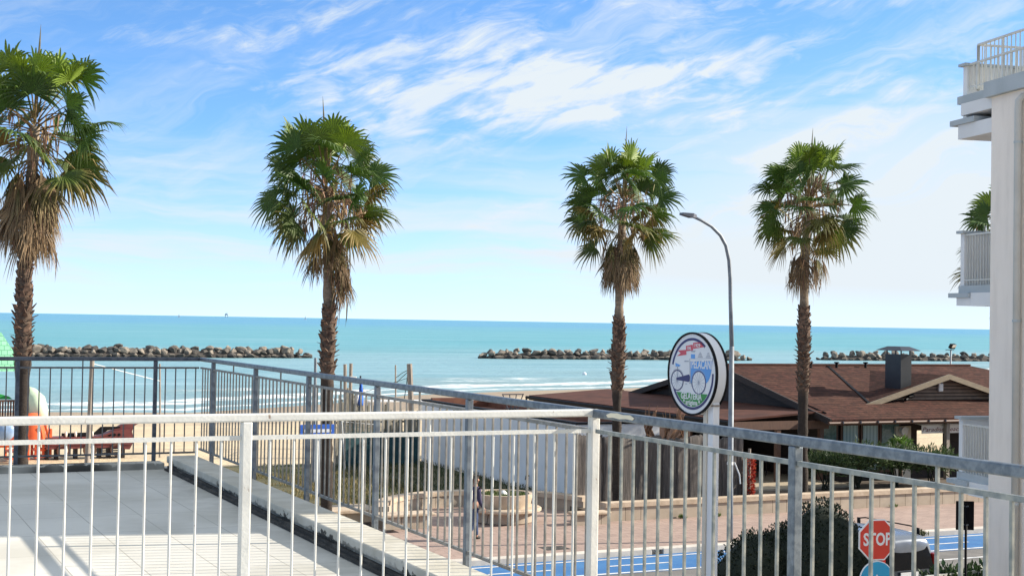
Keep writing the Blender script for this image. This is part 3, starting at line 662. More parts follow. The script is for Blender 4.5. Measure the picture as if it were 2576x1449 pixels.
# floodlight on a pole behind the roof
fz = gb(2390,925,62)
fl = thing('floodlight_pole', 'thin pole carrying a floodlight above the brown roof', 'floodlight', (fz.x,62,0))
tp = gb(2392,880,62)
build('pole', MB().tube([(fz.x,62,-.2),(tp.x,62,tp.z)], .045, 8), 'lamp_grey', fl, True, True)
build('cross_arm', MB().box(tp.x-.35,tp.x+.2,61.95,62.05,tp.z-.02,tp.z+.02), 'lamp_dark', fl, world=True)
lh = build('lamp_head', MB().hexa([(tp.x-.12,61.9,tp.z+.05),(tp.x+.2,61.9,tp.z+.05),(tp.x+.2,62.1,tp.z+.12),(tp.x-.12,62.1,tp.z+.12),(tp.x-.16,61.7,tp.z+.30),(tp.x+.16,61.7,tp.z+.30),(tp.x+.16,61.9,tp.z+.36),(tp.x-.16,61.9,tp.z+.36)]), 'black', fl, world=True)
build('lens', MB().hexa([(tp.x-.09,61.88,tp.z+.09),(tp.x+.16,61.88,tp.z+.09),(tp.x+.16,61.89,tp.z+.10),(tp.x-.09,61.89,tp.z+.10),(tp.x-.12,61.68,tp.z+.27),(tp.x+.13,61.68,tp.z+.27),(tp.x+.13,61.69,tp.z+.28),(tp.x-.12,61.69,tp.z+.28)]), 'sign_white', lh, world=True)

# ------------------------------------------------------------------ silver car waiting in the side street (seen from behind)
cr = thing('silver_car', 'silver estate car with black roof bars waiting behind the stop sign', 'car', (21.35,24.3,.004), R(2))
def car():
    # cross sections along y (0 = tail, 4.3 = nose): y, half width at sill / waist / roof, z sill / waist / roof
    secs = [(0.00,.74,.80,.60,.42,.92,1.50),(.10,.80,.855,.66,.30,.95,1.605),(.45,.83,.875,.69,.26,.97,1.66),(1.3,.84,.88,.70,.25,.97,1.68),(2.2,.84,.88,.69,.25,.96,1.645),(2.75,.84,.875,.62,.25,.95,1.50),(3.25,.83,.865,.68,.25,.95,1.03),(3.9,.80,.83,.62,.26,.80,.88),(4.2,.70,.74,.5,.32,.62,.70)]
    vs, fs = [], []
    prof = []
    for y, ws, ww, wr, zs, zw, zr in secs:
        half = [(ws*.94,zs),(ws,zs+.12),(ww,(zs+zw)/2),(ww*.985,zw),((ww*.4+wr*.6)*1.0,zw+(zr-zw)*.62),(wr,zr-.07),(wr*.78,zr-.012),(0,zr)]
        ringp = half+[(-a,b) for a,b in half[-2::-1]]
        prof.append([(a,y,b) for a,b in ringp])
    n = len(prof[0])
    for r_ in prof: vs += r_
    for i in range(len(prof)-1):
        for j in range(n-1): fs.append((i*n+j,i*n+j+1,(i+1)*n+j+1,(i+1)*n+j))
        fs.append((i*n+n-1,i*n,(i+1)*n,(i+1)*n+n-1))
    fs.append(tuple(range(n-1,-1,-1))); fs.append(tuple((len(prof)-1)*n+j for j in range(n)))
    body = build('body', MB().add(vs,fs), 'car_silver', cr, True)
    sub = body.modifiers.new('s','SUBSURF'); sub.levels = 2; sub.render_levels = 2
    gl = [(-.70,.03,.90),(.70,.03,.90),(.65,.07,1.15),(.56,.13,1.43),(-.56,.13,1.43),(-.65,.07,1.15)]
    build('rear_window', MB().add([(a,b-.085,c) for a,b,c in gl]+[(a*.98,b+.05,c) for a,b,c in gl], [(0,1,2,5),(5,2,3,4)]+[(i,i+6,(i+1)%6+6,(i+1)%6) for i in range(6)]), 'car_glass', cr)
    for s in (-1,1):
        w = [(.86,.35,1.02),(.86,2.95,1.0),(.735,2.35,1.50),(.735,.55,1.53)]
        b = [(s*(a+.012),y,z) for a,y,z in w]; c = [(s*(a-.06),y,z) for a,y,z in w]
        build('side_window', MB().add(b+c, [(0,1,2,3),(0,4,5,1),(1,5,6,2),(2,6,7,3),(3,7,4,0)]), 'car_glass', cr)
        rl = build('roof_bar', MB().tube([(s*.62,.35,1.70),(s*.62,.6,1.745),(s*.62,2.1,1.735),(s*.62,2.35,1.69)], .015, 8).box(s*.62-.02,s*.62+.02,.33,.42,1.60,1.73).box(s*.62-.02,s*.62+.02,2.28,2.36,1.58,1.71), 'black', cr, True)
        build('tail_light', MB().cbox(s*.76-.07,s*.76+.07,-.045,.10,.82,1.22,.03), 'tail_red', cr)
        for y in (.85,3.45):
            wh = build('wheel', MB().lathe([(.20,-.10),(.30,-.10),(.325,-.07),(.325,.07),(.30,.10),(.20,.10)], n=28), 'rubber', cr, 'angle')
            wh.rotation_euler = (0,R(90),0); wh.location = (s*.77,y,.325)
            build('rim', MB().lathe([(0,-.07),(.20,-.06),(.20,.06),(0,.07)], n=20), 'lamp_grey', wh, 'angle')
    build('bumper', MB().cbox(-.76,.76,-.09,.1,.36,.58,.05), 'black', cr)
    build('number_plate', MB().box(-.26,.26,-.055,-.03,.74,.85), 'sign_white', cr)
car()

# ================================================================== PALMS
def lerp3(a, b, f): return tuple(a[i]+(b[i]-a[i])*f for i in range(3))
def fan(mb, rng, org, az, el, plen, r, col_in, col_tip, nseg=24, spread=112., droop=.5, bend=.5, roll=0., pet_col=(.16,.13,.045), pw=.022, tipstart=.62, ragged=.15, blade_el=None):
    """one fan leaf: petiole curving from org, then a pleated blade whose finger tips droop"""
    d = Vector((math.cos(az)*math.cos(el), math.sin(az)*math.cos(el), math.sin(el)))
    pts = []; p = Vector(org); dd = d.copy(); n = 6
    for i in range(n+1):
        pts.append(p.copy()); p = p+dd*(plen/n); dd = (dd+Vector((0,0,-bend*.9/n*math.cos(el)))).normalized()
    def col(c, k): mb.c += [c]*k
    h = pts[-1]; t = dd
    sd = t.cross(Vector((0,0,1)))
    if sd.length < .05: sd = Vector((1,0,0))
    sd.normalize()
    for i in range(n):                             # petiole as a flat two-sided strip with a keel
        a, b = pts[i], pts[i+1]; w = pw*(1-.5*i/n); w2 = pw*(1-.5*(i+1)/n); dn = Vector((0,0,-w))
        mb.add([a-sd*w, a+dn, a+sd*w, b-sd*w2, b+dn, b+sd*w2], [(0,1,4,3),(1,2,5,4),(0,3,5,2)]); col(pet_col, 6)
    if blade_el is not None:
        hz = Vector((t.x,t.y,0));  hz = hz.normalized() if hz.length > .01 else d
        t = (hz*math.cos(blade_el)+Vector((0,0,math.sin(blade_el)))).normalized()
    sd = t.cross(Vector((0,0,1)))
    if sd.length < .05: sd = Vector((math.sin(az),-math.cos(az),0))
    sd.normalize(); nm = sd.cross(t).normalized()
    sd, nm = sd*math.cos(roll)+nm*math.sin(roll), nm*math.cos(roll)-sd*math.sin(roll)
    rows = (0.,.28,.52,.78,1.0); half = R(spread)/nseg
    for i in range(nseg):
        ph = R(spread)*(2*(i+.5)/nseg-1)
        L = r*(.74+.26*math.cos(ph*.8))*rng.uniform(1-ragged,1.04)
        q = t*math.cos(ph)+sd*math.sin(ph); s = sd*math.cos(ph)-t*math.sin(ph)
        q = (q+nm*(.10*math.cos(ph)+.12*abs(math.sin(ph)))).normalized()
        dr = droop*rng.uniform(.6,1.5); tw = rng.uniform(-.05,.05); prev = None; o = len(mb.v)
        vs = []; cs = []
        for j, f in enumerate(rows):
            rad = L*f
            c = h+q*rad+s*(tw*max(0,f-.5)*r*2)
            c.z -= dr*r*max(0,f-.28)**2*(1.15+.3*(f>.9))
            w = math.tan(half)*rad*1.06 if f <= .52 else math.tan(half)*L*.52*1.06*(1-(f-.52)/.48)**.75
            fold = nm*(w*.55)
            vs += [c-s*w-fold*.5, c+fold*.5, c+s*w-fold*.5]
            k = 0 if f < tipstart else (f-tipstart)/(1-tipstart)
            kk = min(1, k*rng.uniform(.6,1.5)); cc = lerp3(col_in, col_tip, kk); br = rng.uniform(.9,1.1); cs += [tuple(x*br for x in cc)]*3
        fs = []
        for j in range(4): a = j*3; fs += [(a,a+1,a+4,a+3),(a+1,a+2,a+5,a+4)]
        mb.add(vs, fs); mb.c += cs
def palm(name, label, base, trunk_px, centre_px, spear_px, b, S, seed, n_green=46, skirt=(.7,2.3,34), boots=(0,0), rad=(.19,.2,.2,.16), stalks=60, skirt_r=.9, skirt_dir=None, group='palms along the promenade'):
    rng = random.Random(seed)
    root = thing(name, label, 'palm tree', base, 0, group)
    cen = gb(*centre_px, b)
    tp = [Vector(base)]+[gb(x,y,b) for x,y in trunk_px]+[cen]
    # dense, slightly irregular trunk
    dense, rr = [], []
    for p, q, r0, r1 in zip(tp, tp[1:], rad, rad[1:]):
        k = max(2, int((q-p).length/.16))
        for i in range(k): dense.append(p.lerp(q, i/k)); rr.append((r0+(r1-r0)*i/k)*(1+.05*math.sin(i*2.1+seed)+rng.uniform(-.05,.05)))
    dense.append(tp[-1]); rr.append(rad[-1])
    tm = MB().tube(dense, rr, 14, jit=.06, rng=rng); tm.c = []
    for v in tm.v:
        z = v[2]; k0 = min(1,max(0,(z-boots[0]+.15)/.3)) if boots[1] else .5; k1 = min(1,max(0,(z-boots[1])/.25)) if boots[1] else 0
        tm.c.append(lerp3(lerp3((.050,.041,.035),(.15,.108,.08),k0),(.33,.265,.195),k1))
    build('trunk', tm, 'trunk_bark', root, True, world=True)
    def at_z(z):
        for i in range(len(dense)-1):
            if dense[i].z <= z <= dense[i+1].z: f = (z-dense[i].z)/(dense[i+1].z-dense[i].z+1e-6); return dense[i].lerp(dense[i+1], f), rr[i]
        return dense[-1], rr[-1]
    if boots[1] > boots[0]:
        z1 = boots[1]
        bm_ = MB(); z = boots[0]; i = 0
        while z < z1:
            p, r_ = at_z(z); a = i*2.3999+rng.uniform(-.25,.25); o = Vector((math.cos(a),math.sin(a),0)); s = Vector((-math.sin(a),math.cos(a),0))
            w = rng.uniform(.06,.11); l = rng.uniform(.12,.24); bell = math.exp(-(((z-boots[0])/(boots[1]-boots[0])-.35)/.22)**2); out = rng.uniform(.03,.10)+.12*bell*rng.random(); th = .03
            q = p+o*(r_*.86); e = q+o*out+Vector((0,0,l*rng.uniform(.3,1.)))
            bm_.hexa([q-s*w-o*th, q+s*w-o*th, q+s*w+o*th, q-s*w+o*th, e-s*w*.45-o*th*.4, e+s*w*.45-o*th*.4, e+s*w*.5+o*th*.4, e-s*w*.5+o*th*.4])
            z += rng.uniform(.012,.028); i += 1
        build('leaf_bases', bm_, 'boot', root, world=True)
    # green crown
    cr = MB(); cr.c = []
    for i in range(n_green):
        f = (i+.5)/n_green; az = i*2.39996+rng.uniform(-.3,.3); el = R(80-122*f**.95+rng.uniform(-9,9))
        g = rng.uniform(.75,1.3); old = max(0,(f-.62)/.38)
        cin = lerp3((.056*g,.120*g,.012*g), (.092*g,.118*g,.013*g), min(1,old*rng.uniform(.1,1.1)))
        if f < .22: cin = (.16*g,.245*g,.014*g)
        ctip = lerp3((.07,.15,.03),(.36,.24,.085), min(1,.1+old*1.3*rng.uniform(.4,1.2)))
        if f > .6 and rng.random() < .3: cin = lerp3(cin,(.34,.20,.04),rng.uniform(.3,.8))
        og = cen+Vector((0,0,S*(.30-.75*f)))+Vector((math.cos(az),math.sin(az),0))*.1
        pl = S*rng.uniform(.95,1.45)*(1.0 if f > .15 else .9)
        be = R(66-98*f+rng.uniform(-30,30)) if f > .12 else R(75)
        fan(cr, rng, og, az, el, pl, S*rng.uniform(.80,1.04), cin, ctip, nseg=24, spread=rng.uniform(100,132), droop=.36+.16*f, bend=.22+.3*f, roll=rng.uniform(-1.25,1.25),
            pet_col=lerp3((.20,.17,.05),(.36,.24,.11),rng.random()), pw=.03*S, tipstart=.62-.2*old, blade_el=be)
    build('crown', cr, 'leaf', root, world=True)
    # dry flower stalks and dead petioles inside the crown
    dk = MB(); dk.c = []
    for i in range(stalks):
        az = rng.uniform(0,6.283); el = R(rng.uniform(-35,75)); L = S*rng.uniform(.7,1.5)
        p = cen+Vector((0,0,S*rng.uniform(-.8,.35))); d = Vector((math.cos(az)*math.cos(el),math.sin(az)*math.cos(el),math.sin(el)))
        pts = []
        for j in range(6): pts.append(p.copy()); p = p+d*(L/5); d = (d+Vector((0,0,-.28))).normalized()
        s0 = len(dk.v); dk.tube(pts, [.022*S,.02*S,.018*S,.015*S,.011*S,.005], 4, cap=False)
        c = lerp3((.42,.29,.17),(.26,.155,.085), rng.random()); dk.c += [c]*(len(dk.v)-s0)
        for j in range(7):                     # hanging dry strands
            q = pts[rng.randint(2,5)]; dx = Vector((rng.uniform(-.1,.1),rng.uniform(-.1,.1),-rng.uniform(.25,.6)))*S; w = Vector((rng.uniform(-1,1),rng.uniform(-1,1),0)).normalized()*.017*S
            dk.add([q-w,q+w,q+dx*.55+w*1.2,q+dx,q+dx*.55-w*1.2], [(0,1,2,4),(4,2,3)]); dk.c += [tuple(x*rng.uniform(.85,1.2) for x in c)]*5
    build('dry_stalks', dk, 'dry', root, world=True)
    # skirt of dead leaves hanging round the trunk
    sk = MB(); sk.c = []
    d0, d1, ns = skirt
    for i in range(ns):
        f = (i+.5)/ns; az = i*2.39996+rng.uniform(-.4,.4)
        if skirt_dir is not None and f > .5: az = skirt_dir+rng.uniform(-.9,.9)
        z = cen.z-S*(d0+(d1-d0)*f); p, r_ = at_z(z); g = rng.uniform(.6,1.25)
        c0 = lerp3((.17*g,.105*g,.058*g),(.30*g,.205*g,.11*g), rng.random())
        if f < .35 and rng.random() < .45: c0 = (.13*g,.125*g,.03*g)
        fan(sk, rng, p+Vector((math.cos(az),math.sin(az),0))*r_*.7, az, R(rng.uniform(-5,-50)), S*rng.uniform(.25,.55), S*skirt_r*rng.uniform(.8,1.1), c0, lerp3(c0,(.42,.30,.17),.6), nseg=15, spread=rng.uniform(26,48), droop=.35, bend=1.4, roll=rng.uniform(-.4,.4),
            pet_col=(.30,.20,.11), pw=.03*S, tipstart=.3, ragged=.35, blade_el=R(rng.uniform(-88,-70)))
        for j in range(10):                     # loose frayed threads
            a2 = az+rng.uniform(-.5,.5); q = p+Vector((math.cos(a2),math.sin(a2),0))*(r_+S*rng.uniform(.1,.5))+Vector((0,0,-S*rng.uniform(.3,.9)))
            dx = Vector((rng.uniform(-.12,.12),rng.uniform(-.12,.12),-rng.uniform(.3,.75)))*S; w = Vector((rng.uniform(-1,1),rng.uniform(-1,1),0)).normalized()*.012*S
            sk.add([q-w,q+w,q+dx*.6+w*.8,q+dx,q+dx*.6-w*.8], [(0,1,2,4),(4,2,3)]); sk.c += [tuple(x*rng.uniform(.8,1.25) for x in c0)]*5
    build('dead_leaf_skirt', sk, 'dry', root, world=True)
    sp = gb(*spear_px, b); q = cen+Vector((0,0,S*.2))
    build('spear_leaf', MB().tube([q, q.lerp(sp,.5), q.lerp(sp,.8), sp], [.045*S,.04*S,.022*S,.003], 6), 'dry_spear', root, world=True)
    return root
B_ = 39.0
def base(x, y, z): p = gb(x, y, B_); return (p.x, p.y, z)
zz = lambda y, x: gb(x, y, B_).z
palm('palm_tree', 'tallest nearest fan palm at the left with a thick shaggy skirt of dead leaves', base(54,1160,.0), [(56,1000),(57,900),(62,700),(72,560)], (88,318), (103,62), B_, 1.10, 11,
     n_green=48, skirt=(.75,2.15,56), boots=(zz(905,56),zz(630,64)), rad=(.165,.175,.215,.18,.17,.13), stalks=18, skirt_r=.98)
palm('palm_tree', 'fan palm left of centre with many dry stalks and a lopsided dead skirt', base(822,1300,.2), [(822,1000),(826,850),(828,760),(826,640)], (822,474), (812,243), B_, 1.04, 23,
     n_green=55, skirt=(.9,2.35,34), boots=(zz(955,823),zz(770,828)), rad=(.17,.18,.20,.17,.16,.13), stalks=50, skirt_r=.72, skirt_dir=-.4)
palm('palm_tree', 'fan palm between the round sign and the left palms, with a barrel shaped brown skirt', base(1552,1255,.3), [(1552,1010),(1555,920),(1558,770),(1562,650)], (1567,509), (1577,318), B_, .95, 37,
     n_green=50, skirt=(.95,2.05,46), boots=(zz(985,1553),zz(800,1557)), rad=(.145,.14,.22,.135,.14,.12), stalks=26, skirt_r=.85)
palm('palm_tree', 'fan palm right of the street lamp with a few dead leaves hanging on its neck', base(2019,1245,.3), [(2020,1010),(2022,860),(2023,750),(2026,640)], (2035,509), (2045,322), B_, 1.04, 53,
     n_green=52, skirt=(1.35,2.0,15), boots=(zz(985,2020),zz(775,2023)), rad=(.18,.17,.2,.15,.15,.12), stalks=44, skirt_r=.8)
p5 = gb(2545,560,B_)
palm('palm_tree', 'fan palm mostly hidden behind the white apartment block', (p5.x,B_,.3), [(2540,1000),(2542,800),(2545,700)], (2546,600), (2550,420), B_, 1.05, 71,
     n_green=40, skirt=(1.2,2.0,14), rad=(.18,.17,.16,.15,.13), stalks=30)

# ================================================================== SHRUBS AND HEDGES
def leaf_cluster(mb, rng, pts, size, cols, aspect=.45, updir=.35):
    for p, nrm in pts:
        d = (nrm+Vector((rng.gauss(0,.6),rng.gauss(0,.6),rng.gauss(updir,.6)))).normalized(); s = d.cross(Vector((rng.gauss(0,1),rng.gauss(0,1),rng.gauss(0,1))))
        if s.length < .05: continue
        s.normalize(); L = size*rng.uniform(.6,1.35); w = L*aspect*.5; c = cols[rng.randrange(len(cols))]; b = rng.uniform(.7,1.3); up = s.cross(d)*(w*.4)
        mb.add([p, p+d*L*.5-s*w+up, p+d*L, p+d*L*.5+s*w+up, p+d*L*.5], [(0,4,1),(1,4,2),(0,3,4),(3,2,4)]); mb.c += [tuple(x*b for x in c)]*5
def blob_pts(rng, n, lobes, shell=.35, lump=.18):
    out = []
    tot = sum(l[3]*l[4]+l[4]*l[5]+l[3]*l[5] for l in lobes)
    for cx, cy, cz, rx, ry, rz_ in lobes:
        for i in range(int(n*(rx*ry+ry*rz_+rx*rz_)/tot)):
            v = Vector((rng.gauss(0,1),rng.gauss(0,1),rng.gauss(0,1))).normalized()
            if v.z < -.3: v.z = -v.z*.5
            k = 1-shell*rng.random()**2+lump*noise.noise(v*2.6+Vector((cx,cy,cz)))
            out.append((Vector((cx+v.x*rx*k,cy+v.y*ry*k,cz+v.z*rz_*k)), v))
    return out
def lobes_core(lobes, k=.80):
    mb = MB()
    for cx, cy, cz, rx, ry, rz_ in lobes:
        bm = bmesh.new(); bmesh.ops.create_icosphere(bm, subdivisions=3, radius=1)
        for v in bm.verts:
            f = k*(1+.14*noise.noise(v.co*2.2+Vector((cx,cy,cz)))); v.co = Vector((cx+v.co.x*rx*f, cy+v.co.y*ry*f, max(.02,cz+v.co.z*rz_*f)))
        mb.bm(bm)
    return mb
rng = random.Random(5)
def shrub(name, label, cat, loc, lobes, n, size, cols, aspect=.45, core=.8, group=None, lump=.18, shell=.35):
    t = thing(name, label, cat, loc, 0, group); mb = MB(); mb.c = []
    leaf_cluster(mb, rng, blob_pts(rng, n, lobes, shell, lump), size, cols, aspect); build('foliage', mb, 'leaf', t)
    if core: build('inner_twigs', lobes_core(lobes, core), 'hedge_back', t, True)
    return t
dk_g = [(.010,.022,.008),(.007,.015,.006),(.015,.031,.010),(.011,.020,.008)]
c0 = (16.6,21.0,0)
def at(x, y, b, c): p = gb(x, y, b); return (p.x-c[0], p.y-c[1], p.z)
P1 = at(2065,1440,20.9,c0); 
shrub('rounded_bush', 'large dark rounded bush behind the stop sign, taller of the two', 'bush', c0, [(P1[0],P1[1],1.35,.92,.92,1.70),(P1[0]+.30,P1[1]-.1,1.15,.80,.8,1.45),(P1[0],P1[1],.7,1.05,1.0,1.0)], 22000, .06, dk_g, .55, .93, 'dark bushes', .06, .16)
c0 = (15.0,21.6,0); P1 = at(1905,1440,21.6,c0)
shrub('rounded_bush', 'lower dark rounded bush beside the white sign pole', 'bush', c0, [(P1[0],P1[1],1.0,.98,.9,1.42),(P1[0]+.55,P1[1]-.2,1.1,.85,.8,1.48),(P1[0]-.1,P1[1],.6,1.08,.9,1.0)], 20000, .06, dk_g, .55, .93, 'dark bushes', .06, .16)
# garden hedge with its white railing, low at the right
c0 = (20.9,21.3,0)
pA, pB = gz(2350,1436,1.35), gz(2500,1424,1.35)
hl = []
for i in range(6):
    f = i/5; p = pA.lerp(pB, f); hl.append((p.x-c0[0]+.3, p.y-c0[1]+.35, .75, .42, .35, .52+.08*math.sin(i*2.2)))
shrub('garden_hedge', 'low leafy hedge in front of the road, behind a small white railing', 'hedge', c0, hl, 2600, .15, [(.035,.075,.022),(.025,.055,.018),(.05,.095,.03)], .5, .75)
gA, gB = gz(2330,1450,1.22), gz(2500,1432,1.22)
gr = thing('garden_railing', 'small white garden railing in front of the low hedge', 'railing', gA.lerp(gB,.5))
build('top_rail', MB().beam(gA, gB, .05, .05), 'white_paint', gr, world=True)
b = MB()
for i in range(22): p = gA.lerp(gB, i/21); b.box(p.x-.012,p.x+.012,p.y-.012,p.y+.012,.3,1.2)
build('bars', b, 'white_paint', gr, world=True)
build('base_wall', MB().beam(Vector((gA.x,gA.y,.15)), Vector((gB.x,gB.y,.15)), .12, .3), 'white_wall', gr, world=True)
# oleanders along the restaurant
ol = [(.075,.125,.04),(.05,.095,.03),(.10,.14,.05),(.035,.07,.022)]
bare_specs = [(2075,1235,1.55,.95),(2160,1237,1.70,1.15),(2255,1237,1.62,1.15),(2345,1236,1.45,1.0)]
lab = ['oleander shrub with a clear stem beside the right palm trunk','broad oleander shrub under the restaurant windows','oleander shrub below the small bright fan palm','oleander shrub next to the lowest balcony']
for (x,y,h,r_), lb_ in zip(bare_specs, lab):
    p = gb(x, y, 41.2); t = thing('oleander_shrub', lb_, 'shrub', (p.x,41.2,.28), 0, 'oleander shrubs along the low wall')
    mb = MB(); mb.c = []
    lob = [(0,0,h*.62,r_,.75,h*.40),(-.45*r_,.1,h*.52,r_*.62,.6,h*.34),(.5*r_,-.1,h*.55,r_*.62,.6,h*.36),(0,.1,h*.42,r_*.8,.5,h*.25)]
    leaf_cluster(mb, rng, blob_pts(rng, 2600, lob, .75, .4), .19, ol, .22, .55); build('foliage', mb, 'leaf', t)
    s_ = MB()
    for i in range(9):
        a = rng.uniform(0,6.28); s_.tube([(rng.uniform(-.12,.12),rng.uniform(-.1,.1),0),(math.cos(a)*.2*r_,math.sin(a)*.2,h*.35),(math.cos(a)*.55*r_,math.sin(a)*.4,h*.8)], [.028,.02,.008], 6)
    build('stems', s_, 'hedge_back', t)
# small bright fan palm
p = gb(2266,1112,42.4); t = thing('dwarf_fan_palm', 'small bright green fan palm in front of the white awning', 'palm', (p.x,42.4,.3))
mb = MB(); mb.c = []
for i in range(16):
    f = i/16; fan(mb, rng, Vector((0,0,p.z-.55)), i*2.4, R(75-80*f), .30, .42, (.13,.26,.035), (.22,.30,.07), 14, 95, .25, .3, rng.uniform(-.5,.5), pw=.012, blade_el=R(60-80*f))
build('crown', mb, 'leaf', t); build('trunk', MB().tube([(0,0,0),(0,0,p.z-.5)], [.09,.07], 10), 'trunk', t, True)
# leafless pollarded tree behind the bark fence
p = gb(1665,1100,41.6); t = thing('pollarded_tree', 'leafless pruned tree with upright orange brown shoots behind the bark fence', 'tree', (p.x,41.6,.2))
tr = MB().tube([(0,0,0),(.03,0,1.3),(0,0,2.0)], [.16,.13,.15], 10); br = MB()
for i in range(9):
    a = i*.72+.2; l = rng.uniform(.5,1.0); e = Vector((math.cos(a)*l, math.sin(a)*l*.7, 2.15+rng.uniform(-.05,.35)))
    br.tube([(0,0,1.85),(e.x*.5,e.y*.5,2.0),e], [.07,.055,.05], 6)
    for j in range(5):
        d = Vector((rng.uniform(-.25,.25),rng.uniform(-.2,.2),rng.uniform(.35,.95))); br.tube([e-Vector((0,0,.05)), e+d*.5+Vector((rng.uniform(-.06,.06),0,0)), e+d], [.024,.017,.008], 5)
build('trunk', tr, 'twig', t, True); build('branches', br, 'twig', t, True)

# ================================================================== PROMENADE WALLS, PLANTER
def wall_path(name, label, pts, h, th=.34, cap=.14, z0=.14):
    t = thing(name, label, 'wall', (pts[len(pts)//2][0], pts[len(pts)//2][1], z0))
    f, c = MB(), MB(); n = len(pts)
    def offs(i, d):
        a = Vector(pts[max(i-1,0)]); b2 = Vector(pts[min(i+1,n-1)]); t_ = (b2-a).normalized(); return Vector(pts[i])+Vector((t_.y,-t_.x))*d
    def ribbon(mb, d0, d1, za, zb):
        vs = []
        for i in range(n):
            p, q = offs(i,d0), offs(i,d1); vs += [(p.x,p.y,za),(q.x,q.y,za),(q.x,q.y,zb),(p.x,p.y,zb)]
        fs = [(0,1,2,3),((n-1)*4+3,(n-1)*4+2,(n-1)*4+1,(n-1)*4)]
        for i in range(n-1):
            for q in range(4): fs.append((i*4+q,(i+1)*4+q,(i+1)*4+(q+1)%4,i*4+(q+1)%4))
        mb.add(vs, fs)
    ribbon(f, 0, -th, z0-.2, z0+h-cap); ribbon(c, .05, -th-.05, z0+h-cap, z0+h)
    build('wall_face', f, 'stone_face', t, world=True); build('coping', c, 'stone', t, world=True); return t
wall_path('low_wall', 'long low stone panel wall with a rounded coping along the pink pavement', [(21.3+2*i,37.75) for i in range(20)], .56)
arc = [(18.25+3.45*math.cos(R(a)), 38.75+3.7*math.sin(R(a))) for a in range(168,6,-9)]
wall_path('curved_wall', 'curved stone wall forming a niche behind the round planter', arc, .50)
t = thing('stone_bench', 'wide stone step at the left end of the curved wall', 'bench', (14.2,40.6,.137))
build('seat', MB().cbox(13.2,14.78,39.9,41.3,.42,.52,.02), 'stone', t, world=True); build('base_block', MB().box(13.3,14.7,40.0,41.2,.137,.42), 'stone_face', t, world=True)
t = thing('stone_bench', 'small stone block bench nearer the road than the curved wall', 'bench', (14.9,38.6,.14))
build('seat', MB().cbox(14.2,15.9,38.2,38.9,.50,.58,.02), 'stone', t, world=True); build('base_block', MB().box(14.3,15.8,38.3,38.8,.14,.50), 'stone_face', t, world=True)
t = thing('stone_bench', 'stone end block beside the corner of the low wall', 'bench', (20.6,37.3,.14))
build('seat', MB().cbox(19.95,21.2,37.2,37.70,.44,.52,.02), 'stone', t, world=True); build('base_block', MB().box(20.05,21.1,37.3,37.66,.14,.44), 'stone_face', t, world=True)
pc = (18.35,38.85)
t = thing('round_planter', 'round stone planter with a ring seat, full of green weeds', 'planter', (pc[0],pc[1],.14))
build('base_drum', MB().lathe([(.0,0),(.86,0),(.90,.03),(.95,.34),(.0,.34)], n=56), 'stone_face', t, 'angle')
build('seat_ring', MB().lathe([(.7,.34),(1.13,.34),(1.17,.37),(1.17,.43),(1.13,.46),(.7,.46)], n=56), 'stone', t, 'angle')
build('upper_drum', MB().lathe([(.74,.46),(.82,.46),(.90,.82),(.90,.86),(.80,.86),(.78,.76),(0,.76)], n=56), 'stone', t, 'angle')
mb = MB(); mb.c = []
leaf_cluster(mb, rng, [(Vector((math.cos(a)*r_,math.sin(a)*r_,.76)), Vector((0,0,1))) for a, r_ in [(rng.uniform(0,6.28), .76*math.sqrt(rng.random())) for _ in range(1500)]], .10, [(.10,.15,.03),(.16,.17,.045),(.07,.12,.025)], .3, 1.)
build('weeds', mb, 'leaf', t)
build('centre_spout', MB().lathe([(.16,.76),(.12,.86),(.05,.93),(0,.94)], n=14), 'white_plastic', t, True)
def tuft(name, label, cat, p, r_, n, h, cols, aspect=.16, group=None, kind=None):
    mb = MB(); mb.c = []
    leaf_cluster(mb, rng, [(Vector((rng.gauss(0,r_*.5),rng.gauss(0,r_*.5),0)), Vector((0,0,1.2))) for _ in range(n)], h, cols, aspect, 1.)
    o = build(name, mb, 'leaf'); o.location = p; ORG[o.name] = Vector(p); return tag(o, label, cat, group, kind)
gs_ = [(.10,.16,.03),(.14,.17,.04)]
for x, lb_ in ((1714,'small green weed at the foot of the low wall, left one'),(1806,'small green weed at the foot of the low wall beside the lamp post'),(2248,'small weed at the foot of the low wall right of the stop sign')):
    p = gb(x,1300,37.6); tuft('weed', lb_, 'weed', (p.x,37.6,.14),   .10, 45, .13, gs_, .3, 'weeds along the low wall')
p = gb(2318,1350,32.6); tuft('weed', 'round tuft of weed growing on the kerb by the blue lane', 'weed', (p.x,32.66,.05), .15, 130, .17, [(.10,.10,.03),(.07,.08,.02)], .3)
# dry grass, kept as one mass
mb = MB(); mb.c = []; pts = []
for i in range(9000):
    x, y = rng.uniform(13.2,19), rng.uniform(42.6,54)
    if noise.noise(Vector((x*.6,y*.6,4)))+.25*(1-abs(y-48)/8) < .02: continue
    pts.append((Vector((x,y,gh(x,y)+.10)), Vector((0,0,1))))
leaf_cluster(mb, rng, pts, .20, [(.30,.22,.075),(.24,.19,.06),(.14,.13,.04),(.36,.28,.11)], .12, 1.)
tag(build('grass', mb, 'leaf'), 'dry yellow grass growing at the edge of the sand', 'grass', kind='stuff')
mb = MB(); mb.c = []; pts = []
for i in range(9000):
    x, y = rng.uniform(15.5,22.9), rng.uniform(42.7,56.5)
    pts.append((Vector((x,y,.12+.09*noise.noise(Vector((x*.7,y*.7,1))))), Vector((0,0,1))))
leaf_cluster(mb, rng, pts, .14, [(.055,.085,.02),(.075,.10,.028),(.04,.065,.018)], .14, 1.)
tag(build('grass', mb, 'leaf'), 'short green grass in front of the white side wall', 'grass', kind='stuff')

